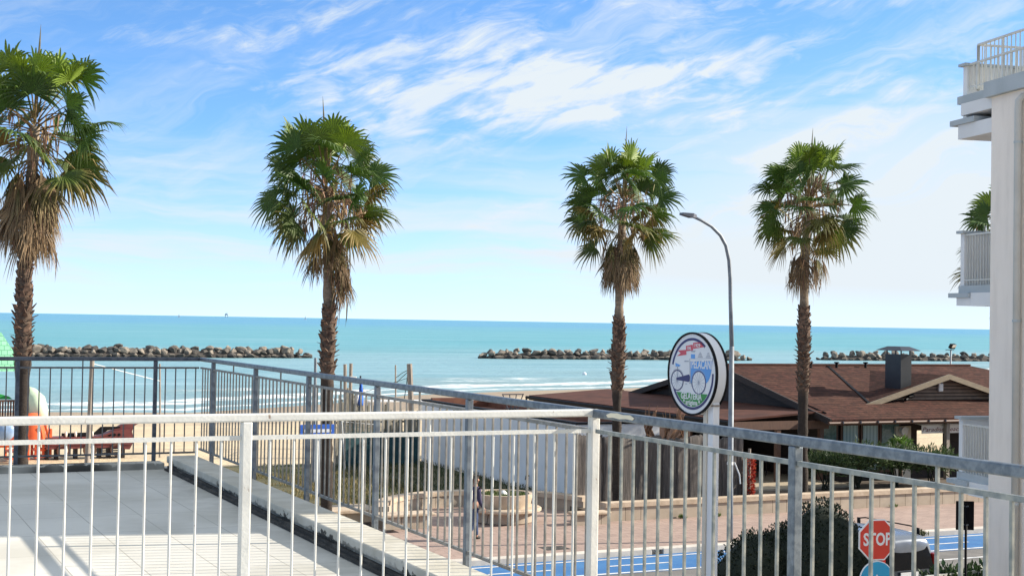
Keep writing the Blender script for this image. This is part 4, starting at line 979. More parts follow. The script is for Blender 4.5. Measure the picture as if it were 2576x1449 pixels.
# ================================================================== BARK FENCE
t = thing('bark_fence', 'tall fence of weathered bark slabs standing behind the low wall', 'fence', (24.8,40.2,.30))
x = 21.55
rng = random.Random(8)
while x < 28.0:
    w = rng.uniform(.42,.78); w = min(w, 28.05-x)
    if w < .2: break
    h = rng.uniform(2.08,2.26)-(.012*(x-21.5)); d = rng.uniform(-.02,.02); lean = rng.uniform(-.03,.03); n = 7
    top = [(x+w*i/n, .30+h+rng.uniform(-.05,.05)-(.22*abs(i/n-.5)**2 if x > 26.6 else 0)) for i in range(n+1)]
    mb = MB(); vs = []; k = 8
    for j in range(k+1):
        for i in range(n+1):
            f = j/k; u = i/n; bow = .025*math.sin(math.pi*u)+.03*noise.noise(Vector((x+u*3,f*1.2,7)))
            vs.append((x+w*(u*.995)+lean*f*1.4+.02*noise.noise(Vector((x,f*4,u*2))), 40.2+d-bow, .25+(top[i][1]-.25)*f))
    m_ = len(vs); vs += [(a, b+.09+.05*math.sin(math.pi*(q % (n+1))/n), c) for q, (a,b,c) in enumerate(vs)]
    fs = []
    for j in range(k):
        for i in range(n): a = j*(n+1)+i; fs += [(a,a+1,a+n+2,a+n+1),(a+m_+n+1,a+m_+n+2,a+m_+1,a+m_)]
    for j in range(k):
        for i in (0,n): a = j*(n+1)+i; fs.append((a,a+n+1,a+n+1+m_,a+m_))
    for i in range(n): a = k*(n+1)+i; fs.append((a,a+1,a+1+m_,a+m_))
    mb.add(vs, fs); build('bark_slab', mb, 'weathered', t, True, world=True); x += w
# red flowering column at its end
p = gb(1884,1250,40.0); mb = MB(); mb.c = []
leaf_cluster(mb, rng, [(Vector((.13*math.cos(a),.13*math.sin(a),z)), Vector((math.cos(a),math.sin(a),0))) for a, z in [(rng.uniform(0,6.28), rng.uniform(0,1.35)) for _ in range(900)]], .10, [(.50,.05,.03),(.38,.03,.02),(.55,.12,.06)], .6, .2)
t = thing('flower_column', 'narrow column of red flowers at the right end of the bark fence', 'plant', (p.x,40.0,.3))
build('blossoms', mb, 'petal', t); build('support_stick', MB().tube([(0,0,0),(0,0,1.7)], .05, 8), 'post_wood', t)

# ================================================================== WHITE LOW BUILDING
t = thing('white_building', 'low white flat roofed building with a windowless side wall behind the palms', 'building', (25,50,0))
mb = MB(); x0,x1,y0,y1 = 23.05,26.4,43.0,57.2
mb.box(x0,x0+.22,y0,y1,-.1,2.68).box(x0+.22,x1,y0,y0+.22,-.1,2.68).box(x0+.22,x1,y1-.22,y1,-.1,2.68).box(x1-.22,x1,y0+.22,y1-.22,-.1,2.68)
build('wall', mb, 'white_wall', t, world=True)
build('roof_edge', MB().box(x0-.04,x0+.20,y0-.04,y1+.04,2.683,2.75).box(x0+.2,x1+.04,y0-.04,y0+.2,2.683,2.75).box(x0+.2,x1+.04,y1-.2,y1+.04,2.683,2.75).box(x1-.2,x1+.04,y0+.2,y1-.2,2.683,2.75), 'black', t, world=True)
build('roof', MB().box(x0+.23,x1-.23,y0+.23,y1-.23,2.25,2.42), 'red_brown', t, world=True)
build('roof_curb', MB().box(x1-.40,x1-.225,y0+.3,y1-.3,2.43,2.90).box(x0+.3,x1-.41,y1-.42,y1-.25,2.43,2.82), 'red_brown', t, world=True)
build('tap', MB().tube([(x0-.01,46.6,.55),(x0-.12,46.6,.55),(x0-.14,46.6,.40)], .03, 8).tube([(x0-.08,46.6,-.1),(x0-.08,46.6,.5)], .02, 6), 'black', t, world=True)
pv = gb(1290,1020,50)
t2 = thing('roof_frame', 'dark folding metal frame standing on the low flat roof', 'frame', (pv.x,50,2.43)); b = MB()
for i in range(4): b.tube([(-.45+.3*i,0,pv.z+.45-2.43),(-.12+.08*i,0,pv.z-.35-2.43)], .02, 6)
b.tube([(-.47,0,pv.z+.44-2.43),(.47,0,pv.z+.44-2.43)], .022, 6).tube([(-.3,0,pv.z-.1-2.43),(.3,0,pv.z-.1-2.43)], .02, 6).tube([(0,0,0),(0,0,pv.z-.35-2.43)], .05, 8)
build('bars', b, 'cap_metal', t2); build('back_plate', MB().box(-.16,.16,.02,.05,pv.z-.5-2.43,pv.z-.12-2.43), 'black', t2)

# ================================================================== BEACH RESTAURANT
t = thing('beach_restaurant', 'dark wooden beach restaurant with a reddish brown shingle roof', 'building', (40,46,0))
def bp(nm, mb, m, par=None, **k): return build(nm, mb, m, par or t, world=True, **k)
EZ, EB, RZ, RB = 2.72, 42.5, 4.50, 50.2     # eave and ridge
rf = bp('roof', MB().slab([(33.6,EB,EZ),(53.6,EB,EZ),(47.6,RB,RZ),(33.6,RB,RZ)], .10).slab([(33.6,RB,RZ),(47.6,RB,RZ),(53.6,58,2.75),(33.6,58,2.75)], .10).slab([(53.6,EB,EZ),(53.6,58,2.75),(47.6,RB,RZ)], .10), 'shingle')
bp('ridge_cap', MB().beam((33.5,RB,RZ+.03),(47.6,RB,RZ+.03),.22,.07), 'roof_brown', rf)
bp('gutter', MB().tube([(33.4,EB-.08,EZ-.12),(53.7,EB-.08,EZ-.12)], .06, 8).box(33.6,53.6,EB-.01,EB+.02,EZ-.20,EZ-.105), 'brown_wood', rf)
b = MB()
for i in range(24): b.box(34+.83*i,34.05+.83*i,EB-.16,EB-.01,EZ-.14,EZ-.05)
bp('gutter_brackets', b, 'cap_metal', rf)
# gable dormer above the front
gx, gzt, gf = 41.1, 4.31, 44.5
zl = lambda x_: gzt-.274*abs(x_-gx)
gl, gr_ = 36.98, 45.22
def plane_y(z): return EB+(z-EZ)/(RZ-EZ)*(RB-EB)
yv = plane_y(gzt)
dm = bp('gable_roof', MB().slab([(gl,gf,zl(gl)),(gx,gf,gzt),(gx,yv,gzt),(gl,plane_y(zl(gl)),zl(gl))], .08).slab([(gx,gf,gzt),(gr_,gf,zl(gr_)),(gr_,plane_y(zl(gr_)),zl(gr_)),(gx,yv,gzt)], .08), 'shingle')
bp('barge_board', MB().hexa([(gl-.2,gf-.09,zl(gl-.2)-.18),(gx,gf-.09,gzt-.18),(gx,gf-.005,gzt-.18),(gl-.2,gf-.005,zl(gl-.2)-.18),(gl-.2,gf-.09,zl(gl-.2)+.03),(gx,gf-.09,gzt+.03),(gx,gf-.005,gzt+.03),(gl-.2,gf-.005,zl(gl-.2)+.03)])
   .hexa([(gx,gf-.09,gzt-.18),(gr_+.2,gf-.09,zl(gr_+.2)-.18),(gr_+.2,gf-.005,zl(gr_+.2)-.18),(gx,gf-.005,gzt-.18),(gx,gf-.09,gzt+.03),(gr_+.2,gf-.09,zl(gr_+.2)+.03),(gr_+.2,gf-.005,zl(gr_+.2)+.03),(gx,gf-.005,gzt+.03)]), 'tan_wood', dm)
bp('gable_boards', MB().add([(gl+.2,gf+.38,2.9),(gr_-.2,gf+.38,2.9),(gr_-.2,gf+.38,zl(gr_)-.08),(gx,gf+.38,gzt-.12),(gl+.2,gf+.38,zl(gl)-.08)], [(0,1,2,3,4)]), 'siding', dm)
bp('vent_box', MB().cbox(gx-.25,gx-.02,gf+.26,gf+.37,3.62,3.96,.03), 'white_plastic', dm)
bp('wall_lamp', MB().tube([(gx-2.0,gf+.1,3.43),(gx-1.75,gf+.2,3.47),(gx-1.5,gf+.36,3.43)], [.05,.11,.05], 8).tube([(gx-2.15,gf+.1,3.30),(gx-1.85,gf+.2,3.42)], .06, 8), 'black', dm)
bp('valley_trim', MB().beam((gl,plane_y(zl(gl))-.05,zl(gl)+.02),(39.35,RB-.1,RZ-.01),.10,.03), 'black', rf)
# chimney
ch = bp('chimney', MB().box(38.95,39.5,44.9,45.85,3.2,5.12), 'chim_dark', rf)
cp = MB().slab([(38.75,44.65,5.30),(39.7,44.65,5.30),(39.7,46.1,5.30),(38.75,46.1,5.30)], .03)
cp.add([(38.70,44.60,5.28),(39.75,44.60,5.28),(39.75,46.15,5.28),(38.70,46.15,5.28),(38.98,45.0,5.44),(39.47,45.0,5.44),(39.47,45.75,5.44),(38.98,45.75,5.44)], [(0,1,5,4),(1,2,6,5),(2,3,7,6),(3,0,4,7),(4,5,6,7)])
for px_, py_ in ((39,44.95),(39.45,44.95),(39,45.8),(39.45,45.8)): cp.box(px_-.02,px_+.02,py_-.02,py_+.02,5.12,5.29)
bp('chimney_cap', cp, 'cap_metal', ch)
# roof vents on the ridge
for vx in (38.2,39.6,41.2): bp('roof_vent', MB().tube([(vx,RB-.4,4.35),(vx,RB-.4,4.60)], .06, 8).tube([(vx,RB-.4,4.6),(vx,RB-.4,4.66)], .11, 8), 'black', rf)
# left gable end with its small window
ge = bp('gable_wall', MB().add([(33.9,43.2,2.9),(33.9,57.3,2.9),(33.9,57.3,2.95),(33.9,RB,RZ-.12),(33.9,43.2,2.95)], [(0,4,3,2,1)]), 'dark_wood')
bp('verge_board', MB().beam((33.55,EB,EZ-.08),(33.55,RB,RZ-.06),.07,.24).beam((33.55,RB,RZ-.06),(33.55,58.3,2.66),.07,.24), 'dark_wood', rf)
bp('gable_window', MB().add([(33.88,50.8,3.45),(33.88,53.6,3.35),(33.88,53.4,3.62),(33.88,50.8,4.05)], [(0,1,2,3)]), 'teal_glass', ge)
# side verandah with a sheet roof
vr = bp('verandah_roof', MB().slab([(29.6,43.4,2.72),(33.88,43.4,3.0),(33.88,60,3.0),(29.6,60,2.72)], .07), 'roof_brown')
bp('verandah_gutter', MB().tube([(29.52,43.3,2.62),(29.52,60.1,2.62)], .07, 8).tube([(29.52,60.1,2.60),(29.62,60.3,2.45),(29.75,60.1,2.2),(29.8,60.0,0)], .05, 8).box(29.6,29.64,43.4,60,2.5,2.645), 'black', vr)
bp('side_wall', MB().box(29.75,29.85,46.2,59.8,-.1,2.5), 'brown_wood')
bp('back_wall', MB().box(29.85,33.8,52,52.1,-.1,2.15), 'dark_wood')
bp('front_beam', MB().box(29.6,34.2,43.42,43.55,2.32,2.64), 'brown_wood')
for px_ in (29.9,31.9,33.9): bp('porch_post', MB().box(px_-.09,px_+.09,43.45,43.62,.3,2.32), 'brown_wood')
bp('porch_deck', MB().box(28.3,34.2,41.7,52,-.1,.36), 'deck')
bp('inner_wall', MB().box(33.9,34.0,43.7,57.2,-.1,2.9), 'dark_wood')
b = MB().beam((30,43.5,1.25),(31.8,43.5,1.22),.03,.04).beam((30.3,44,.95),(33.6,46,.95),.6,.04)
for i in range(4): b.box(30.5+i*.8,30.54+i*.8,44.1+i*.5,44.14+i*.5,.36,.93)
bp('porch_counter', b, 'dark_wood')
# front wall with glazing
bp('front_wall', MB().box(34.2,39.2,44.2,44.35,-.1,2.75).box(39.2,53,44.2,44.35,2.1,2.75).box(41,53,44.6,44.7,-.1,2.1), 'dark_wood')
for (xa, xb, za, zb, m_) in ((2050,2100,1063,1140,'teal_glass'),(2118,2154,1070,1140,'curtain'),(2168,2204,1070,1140,'curtain'),(2216,2258,1060,1140,'teal_glass')):
    a, c = gb(xa,za,44.18), gb(xb,zb,44.18)
    wi = bp('window', MB().box(a.x-.09,c.x+.09,44.12,44.19,.5,a.z+.10), 'brown_wood')
    bp('pane', MB().box(a.x,c.x,44.10,44.117,.6,a.z), m_, wi)
a = gb(2268,1060,44.1)
bp('pillar', MB().box(a.x-.36,a.x+.40,44.0,44.19,.2,2.3), 'cream_wall')
bp('round_speaker', MB().tube([(a.x-.1,43.98,2.12),(a.x-.1,43.78,2.12)], [.13,.17], 16).tube([(a.x+.12,43.98,2.2),(a.x+.12,43.85,2.2)], .05, 8), 'white_plastic')
a = gb(2392,1090,42.6)
bp('front_post', MB().box(a.x-.10,a.x+.06,42.72,42.88,-.1,2.60), 'post_wood')
# awning in front of the bar
A0, A1 = gb(2288,1060,43.4), gb(2470,1060,43.4)
aw = bp('awning', MB().slab([(A0.x-.2,44.15,2.60),(A1.x+3,44.15,2.60),(A1.x+3,42.95,2.45),(A0.x+.2,42.95,2.45)], .03), 'awning')
bp('valance', MB().box(A0.x+.2,A1.x+3,42.93,42.945,2.09,2.415), 'awning', aw)
a = gb(2319,1078,42.92)
tx = text_mb('Paradise Beach', .24, 0, 0, 0, width=2.0, shear=.3); 
bp('lettering', MB().add([(v[0]+a.x+1.02, v[1]+42.925, v[2]+2.24) for v in tx.v], tx.f), 'awn_text', aw)
bp('bar_front', MB().box(A0.x,A1.x+3,44.45,44.5,-.1,1.0), 'dark_wood')

# ================================================================== BEACH CLUTTER
def post(name, label, x, yb, yt, b, r, m='post_wood', lean=0., group=None, cat='post'):
    p, q = gb(x+lean, yb, b), gb(x, yt, b)
    o = build(name, MB().tube([p, p.lerp(q,.5)+Vector((.01,0,0)), q], [r*1.1,r,r*.95], 8), m, loc=p); return tag(o, label, cat, group)
post('fence_post', 'grey wooden post leaning slightly between the bars left of the corner', 232, 1180, 905, 46, .075, lean=-14)
post('fence_post', 'thin wooden post beside the dark railing post near the terrace corner', 402, 1150, 915, 52, .035)
post('net_pole', 'tall pale green metal pole in front of the left breakwater tip', 794, 1240, 900, 50, .06, 'lamp_grey', -6)
post('net_pole', 'thin metal pole standing just right of the second palm trunk', 832, 1230, 925, 49, .03, 'lamp_grey', -2)
post('beach_post', 'dark round wooden post, left one of a pair by the palings', 868, 1160, 916, 66, .09)
post('beach_post', 'pale round wooden post, right one of a pair by the palings', 883, 1160, 914, 66, .09, lean=-6)
post('beach_post', 'thin dark stake with a red top by the water', 995, 1100, 918, 80, .05)
post('beach_post', 'thick grey squared post leaning left near the white building', 1030, 1175, 915, 60, .14, lean=10)
post('beach_post', 'short stub post beside the white table on the sand', 956, 1040, 985, 85, .07)
c0 = gb(995,925,80); 
tag(build('sea_net', MB().tube([gb(1028,930,61), gb(1012,938,63), gb(996,950,66)], .018, 5).tube([gb(1028,934,61), gb(1010,950,63), gb(998,962,66)], .018, 5).tube([gb(1026,935,61), gb(1023,965,61.5), gb(1016,1010,62)], .02, 5).tube([gb(1028,950,61), gb(960,972,66), gb(905,990,70)], .014, 5), 'net_teal', loc=c0), 'teal fishing net hanging in loops from the leaning post', 'net')
# palisade of old planks
p0, p1 = gz(842,1180,0.), gz(1052,1172,0.)
t = thing('paling_fence', 'ragged fence of old grey palings running across the beach', 'fence', p0.lerp(p1,.5))
rng = random.Random(12); n_ = 58; b = MB()
d = (p1-p0).normalized(); s = Vector((-d.y,d.x,0))
for i in range(n_):
    p = p0.lerp(p1, i/(n_-1)); h = rng.uniform(2.35,2.85)+(.35 if i < 12 else 0)-(.4 if i > 34 else 0); w = rng.uniform(.035,.055); o = s*rng.uniform(-.05,.05); ln = d*rng.uniform(-.06,.06); th = s*.02
    b.hexa([p-d*w+o-th,p+d*w+o-th,p+d*w+o+th,p-d*w+o+th]+[q+ln+Vector((0,0,h)) for q in (p-d*w*.8+o-th,p+d*w*.6+o-th,p+d*w*.6+o+th,p-d*w*.8+o+th)])
build('palings', b, 'palisade', t, world=True)
build('rails', MB().beam(p0+s*.06+Vector((0,0,.7)), p1+s*.06+Vector((0,0,.7)), .05, .08).beam(p0+s*.06+Vector((0,0,1.9)), p1+s*.06+Vector((0,0,1.9)), .05, .08), 'post_wood', t, world=True)
build('shade_cloth', MB().beam(p0.lerp(p1,.1)-s*.09+Vector((0,0,.75)), p1-s*.09+Vector((0,0,.75)), .02, 1.5), 'net_teal', t, world=True)
# bundle of stakes, flag cloth, lamp box
p = gb(893,1000,58); q = gb(893,1165,58)
b = MB()
for i in range(9): x = p.x-.35+.09*i; b.tube([(x,58+rng.uniform(-.1,.1),q.z),(x+rng.uniform(-.05,.05),58,p.z+.25+rng.uniform(-.25,.25))], .05, 6)
tag(build('stake_bundle', b, 'palisade', loc=(p.x,58,q.z)), 'bundle of dark wooden stakes standing behind the palings', 'stakes')
t = thing('beach_flag', 'blue and white cloth drooping from a dark pole on the beach', 'flag', gb(903,1170,57))
p = gb(908,955,57)
build('pole', MB().tube([gb(900,1170,57), gb(907,945,57)], .04, 8), 'cap_metal', t, world=True)
def cloth(nm, px, m):
    vs = []; k = len(px)
    for i, (xa, xb, y) in enumerate(px):
        for j in range(4): f = j/3; v = gb(xa+(xb-xa)*f, y, 57-.05); vs.append((v.x, v.y+.05*math.sin(j*2+i), v.z))
    for i in range(len(vs)): pass
    o = build(nm, MB().add(vs, [(i*4+j,i*4+j+1,i*4+j+5,i*4+j+4) for i in range(k-1) for j in range(3)]), m, t, True, world=True); md = o.modifiers.new('t','SOLIDIFY'); md.thickness = .01
cloth('blue_cloth', [(905,911,965),(904,913,985),(900,915,1005),(902,914,1020)], 'cloth_blue')
cloth('white_cloth', [(899,904,985),(893,903,1000),(890,901,1020)], 'cloth_white')
build('lamp_box', MB().cbox(p.x-.55,p.x-.2,56.9,57.1,p.z-.12,p.z+.14,.05), 'pipe_grey', t, world=True)
# white table on the sand
q = gb(985,1000,84)
t = thing('beach_table', 'long white table standing on the sand by the waterline', 'table', (q.x,84,0))
build('table_top', MB().box(q.x-1.6,q.x+2.2,83.6,84.4,1.0,1.08), 'boat_white', t, world=True)
for x_ in (q.x-1.5,q.x+2.1): build('leg', MB().box(x_-.05,x_+.05,83.7,84.3,-.2,1.0), 'boat_white', t, world=True)
# play net frame (goal) near the palings
t = thing('goal_net', 'white goal frame with a knotted net in front of the palings', 'goal', gb(905,1180,54))
a, b2, c, d = gb(860,1060,54), gb(948,1068,54), gb(868,1180,54), gb(938,1185,54)
build('frame', MB().tube([c,a,b2,d], .035, 8), 'white_plastic', t, world=True)
b = MB()
for i in range(1,12): b.tube([a.lerp(b2,i/12), c.lerp(d,i/12)], .008, 4)
for i in range(1,11): b.tube([a.lerp(c,i/11), b2.lerp(d,i/11)], .008, 4)
build('net', b, 'net_teal', t, world=True)
# rope between fence posts
tag(build('rope', MB().tube([gb(236,915,46), gb(300,932,47), gb(402,958,52)], .012, 5), 'cloth_white', loc=gb(300,932,47)), 'thin white rope sagging between two wooden posts', 'rope')
# buoys and swimmers' markers
p = gz(1470,945,-1.3); tag(build('buoy', MB().lathe([(0,-.12),(.27,0),(.30,.2),(.18,.42),(0,.48)], n=14), 'boat_white', loc=(0,0,0), smooth=True), 'white buoy floating in the calm water', 'buoy').location = p+Vector((0,0,.05))
p = gz(2288,934,-1.3); t = thing('marker_buoy', 'small red and white marker standing in the water behind the roof', 'buoy', p)
build('float', MB().lathe([(0,0),(.5,.1),(.45,.9),(.15,1.3),(0,1.3)], n=14), 'em_red', t, True); build('staff', MB().tube([(0,0,1.2),(0,0,2.6)], [.12,.08], 8), 'cap_metal', t)

# ------------------------------------------------------------------ playground
S0 = Vector((8.15,63.6,-.05))
t = thing('pirate_play_ship', 'dark red play ship with portholes half sunk in the sand', 'play ship', S0)
hl_ = build('hull', MB().extr([(.05,.42),(2.2,.45),(3.55,.35),(3.75,.75),(3.6,1.25),(2.9,1.15),(2.2,.90),(.05,.88)], -.35,.35), 'hull_red', t)
build('plank_band', MB().extr([(.05,.86),(2.2,.88),(2.9,1.10),(2.9,1.18),(2.2,.95),(.05,.93)], -.40,.40).extr([(.05,.58),(2.4,.60),(3.6,.55),(3.6,.63),(2.4,.68),(.05,.65)], -.38,.38), 'hull_red', hl_)
b = MB()
for cx in (.75,1.85,3.0): b.ring(cx,.36,.20,.28,-.42,-.30,n=24)
build('tyre_ring', b, 'brown_wood', t)
b = MB()
for x_ in (.1,.5,1.3,2.3,2.7,3.3): build('lower_post', MB().box(x_-.06,x_+.06,-.3,.3,-.2,.45), 'dark_wood', t)
b = MB()
for i in range(5): b.box(2.35,3.3,-.36,-.34,.02+.09*i,.08+.09*i)
build('step_slats', b, 'dark_wood', t)
build('deck_rail', MB().extr([(.75,.93),(2.0,.95),(2.0,1.08),(.75,1.06)], -.33,-.27).extr([(1.9,1.0),(2.3,1.36),(3.1,1.36),(3.15,1.30),(2.6,1.20),(2.35,1.05)], -.33,-.27).extr([(.75,.93),(2.0,.95),(2.0,1.08),(.75,1.06)], .27,.33), 'black', t)
build('bowsprit', MB().extr([(2.6,1.05),(3.2,1.42),(3.85,1.62),(4.0,1.60),(4.0,1.50),(3.75,1.35),(3.6,.9),(3.2,.85)], -.16,.16), 'hull_red', t)
b = MB()
for x_ in (2.68,2.88,3.08): b.tube([(x_,-.365,1.0),(x_,-.35,1.0)], .07, 8)
build('gun_port', b, 'black', t)
b = MB()
for x_ in (.05,.85,1.25,1.95): b.lathe([(0,.92),(.05,.94),(.065,1.05),(.04,1.16),(0,1.18)], cx=x_, cy=-.3, n=10)
build('knob', b, 'awning', t, True)
# orange climbing cubes
def cube(label, loc, w, h):
    t = thing('climbing_cube', label, 'play cube', loc, R(8), 'orange climbing cubes'); b = MB()
    for sx in (-1,1):
        for sy in (-1,1): b.cbox(sx*w/2-.05,sx*w/2+.05,sy*w/2-.05,sy*w/2+.05,0,h,.02)
    build('corner_posts', b, 'play_orange', t); b = MB()
    k = int(h/.28)
    for i in range(k+1):
        z = .06+i*(h-.12)/k
        for s_ in (-1,1): b.box(-w/2+.05,w/2-.05,s_*w/2-.03,s_*w/2+.03,z-.045,z+.045).box(s_*w/2-.03,s_*w/2+.03,-w/2+.05,w/2-.05,z-.045,z+.045)
    for s_ in (-1,1): b.box(-.05,.05,s_*w/2-.025,s_*w/2+.025,.05,h-.05)
    build('lattice', b, 'play_orange', t)
p = gz(152,1152,0); 
cube('low orange lattice climbing cube right of the left palm trunk', gz(103,1150,0), .62, 1.25)
cube('tall orange lattice climbing tower left of the left palm trunk', gz(42,1155,0), .75, 1.65)
# play tower with mint roof
T0 = gz(8,1150,0); 
t = thing('play_tower', 'wooden play tower with a mint green scalloped roof at the left edge', 'play tower', T0, R(0))
b = MB()
for sx in (-.75,.55):
    for sy in (-.6,.6): b.box(sx-.05,sx+.05,sy-.05,sy+.05,-.2,3.95)
build('posts', b, 'dark_wood', t)
ez, az_ = 3.72, 5.35; hw = .86
vs = [(-.1-hw-.1,-.95,ez),(-.1+hw,-.95,ez),(-.1+hw,.95,ez),(-.1-hw-.1,.95,ez),(-.38,-.15,az_),(-.22,-.15,az_),(-.22,.15,az_),(-.38,.15,az_)]
b = MB().add(vs, [(0,1,5,4),(1,2,6,5),(2,3,7,6),(3,0,4,7),(4,5,6,7),(3,2,1,0)])
build('roof', b, 'mint_scallops', t)
build('platform', MB().box(-.85,.65,-.7,.7,1.50,1.62), 'brown_wood', t)
b = MB().box(-.85,.65,-.70,-.64,2.42,2.50).box(-.85,.65,-.70,-.64,1.72,1.80)
for i in range(14): b.box(-.82+i*.108,-.75+i*.108,-.69,-.65,1.62,2.45)
build('railing_boards', b, 'brown_wood', t)
build('green_panel', MB().extr([(-.85,2.5),(.3,2.5),(.15,2.62),(-.2,2.72),(-.5,2.75),(-.85,2.75)], -.2,-.14), 'play_green', t)
p = gb(90,1000,62.5)
t = thing('tube_slide', 'pale green tube slide with an orange end behind the left palm trunk', 'slide', (p.x-.3,62.8,-.05))
pts = [gb(62,990,64), gb(76,997,63.6), gb(90,1010,63.2), gb(97,1035,63), gb(98,1060,63)]
build('tube', MB().tube(pts, [.36,.40,.42,.40,.36], 18), 'play_pale', t, True, world=True)
p = gb(82,1050,62.4)
build('end_dome', MB().lathe([(.52,-.6),(.52,.0),(.48,.2),(.36,.38),(.18,.48),(0,.5)], n=24).tube([(.45,-.55,.05),(.62,-.45,-.5)],[.07,.07],8), 'play_orange', t, True).location = (p-ORG[t.name])+Vector((0,0,-.30))
p = gb(18,1062,62.4)
t = thing('bubble_slide', 'orange slide box with a blue bubble window at the left edge', 'slide', (p.x,62.2,0), R(-10))
build('box', MB().cbox(-.62,.50,-.3,.4,.75,1.75,.08).cbox(-.7,.6,-.35,.45,.62,.78,.05), 'play_orange', t)
bw = build('bubble_window', MB().lathe([(.40,0),(.37,.08),(.25,.16),(0,.19)], n=24), 'bubble', t, True); bw.rotation_euler = (R(90),0,0)
bw.location = (-.08,-.30,1.28)
b = MB()
for x_ in (-.5,.4): b.box(x_-.05,x_+.05,-.2,.3,-.2,.65)
build('legs', b, 'dark_wood', t)

# ================================================================== PERSON walking along the pavement
pp = gz(1189,1358,.14)
t = thing('person', 'person with short dark hair walking in a dark navy jacket and blue jeans', 'person', (pp.x,pp.y,.14), R(14))
def skin(name, V, E, m, parent, lv=2, smooth=True):
    me = bpy.data.meshes.new(name); me.from_pydata([v[:3] for v in V], E, []); me.materials.append(M[m])
    o = bpy.data.objects.new(name, me); COL.objects.link(o); o.parent = parent; ORG[o.name] = ORG[parent.name]
    o.modifiers.new('k','SKIN'); sb = o.modifiers.new('s','SUBSURF'); sb.levels = lv; sb.render_levels = lv
    for i, v in enumerate(V):
        sv = me.skin_vertices[0].data[i]; sv.radius = (v[3], v[4] if len(v) > 4 else v[3]); sv.use_root = (i == 0)
    dg = bpy.context.evaluated_depsgraph_get(); m2 = bpy.data.meshes.new_from_object(o.evaluated_get(dg)); o.modifiers.clear(); o.data = m2
    m2.polygons.foreach_set('use_smooth', [True]*len(m2.polygons)); return o
# local x = walking direction, y = left, z up
bodyV = [(0,0,.93,.13,.15),(.0,0,1.12,.125,.15),(.03,0,1.32,.125,.185),(.045,0,1.43,.085,.13),(.06,0,1.50,.05),(.075,0,1.58,.062),(.09,0,1.66,.085),(.085,0,1.745,.055),
  (.01,.09,.88,.09),(.15,.09,.50,.062),(.20,.085,.10,.042),(.21,.085,.045,.04),(.33,.09,.03,.032),
  (-.01,-.09,.88,.09),(.02,-.09,.48,.062),(-.26,-.085,.20,.042),(-.29,-.085,.16,.04),(-.22,-.085,.045,.03),
  (.03,.20,1.38,.06),(-.07,.25,1.12,.048),(.02,.25,.87,.035),(.05,.245,.80,.032),
  (.03,-.20,1.38,.06),(.02,-.25,1.10,.048),(.17,-.24,.90,.035),(.22,-.235,.84,.032)]
bodyE = [(0,1),(1,2),(2,3),(3,4),(4,5),(5,6),(6,7),(0,8),(8,9),(9,10),(10,11),(11,12),(0,13),(13,14),(14,15),(15,16),(16,17),(3,18),(18,19),(19,20),(20,21),(3,22),(22,23),(23,24),(24,25)]
bd = skin('body', bodyV, bodyE, 'skin', t)
for s_, hp in ((1,(.05,.245,.80)),(-1,(.22,-.235,.84))):
    for i, (dx, L_) in enumerate(((-.024,.062),(-.008,.075),(.008,.07),(.023,.058))):
        skin('finger', [(hp[0]+dx,hp[1],hp[2]-.02,.009),(hp[0]+dx+.008,hp[1]-.004*s_,hp[2]-.02-L_*.6,.008),(hp[0]+dx+.02,hp[1]-.012*s_,hp[2]-.02-L_,.007)], [(0,1),(1,2)], 'skin', bd, 1)
    skin('thumb', [(hp[0]+.025,hp[1],hp[2],.010),(hp[0]+.048,hp[1]-.008*s_,hp[2]-.03,.009),(hp[0]+.052,hp[1]-.015*s_,hp[2]-.055,.007)], [(0,1),(1,2)], 'skin', bd, 1)
build('nose', MB().tube([(.172,0,1.675),(.196,0,1.640),(.176,0,1.632)], [.010,.014,.012], 8), 'skin', bd, True)
for s_ in (-1,1):
    er = build('ear', MB().lathe([(0,-.01),(.026,-.008),(.028,.006),(0,.012)], n=10), 'skin', bd, True)
    er.location = (.085,s_*.088,1.655); er.rotation_euler = (R(90),0,0)
    build('eye', MB().lathe([(0,-.009),(.010,0),(0,.009)], n=8), 'black', bd, True).location = (.163,s_*.032,1.675)
build('mouth', MB().box(.160,.172,-.022,.022,1.605,1.611), 'hull_red', bd)
skin('hair', [(.075,0,1.69,.096),(.045,0,1.66,.088),(.075,0,1.755,.066)], [(0,1),(0,2)], 'hair', t)
skin('jacket', [(0,0,.90,.145,.165),(.0,0,1.12,.14,.165),(.03,0,1.32,.14,.2),(.045,0,1.435,.10,.15),(.055,0,1.48,.065),
  (.03,.205,1.375,.075),(-.07,.255,1.12,.062),(.015,.253,.89,.05),(.03,-.205,1.375,.075),(.02,-.255,1.10,.062),(.16,-.243,.915,.05)],
  [(0,1),(1,2),(2,3),(3,4),(3,5),(5,6),(6,7),(3,8),(8,9),(9,10)], 'jacket', t)
skin('trousers', [(0,0,.95,.135,.155),(.01,.09,.85,.105),(.15,.09,.50,.08),(.20,.085,.09,.062),(-.01,-.09,.85,.105),(.02,-.09,.48,.08),(-.26,-.085,.21,.062)], [(0,1),(1,2),(2,3),(0,4),(4,5),(5,6)], 'jeans', t)
skin('shoe', [(.17,.085,.05,.05),(.25,.088,.045,.05,),(.34,.092,.035,.04)], [(0,1),(1,2)], 'rubber', t)
skin('shoe', [(-.32,-.085,.15,.045),(-.27,-.085,.085,.048),(-.22,-.085,.04,.038)], [(0,1),(1,2)], 'rubber', t)

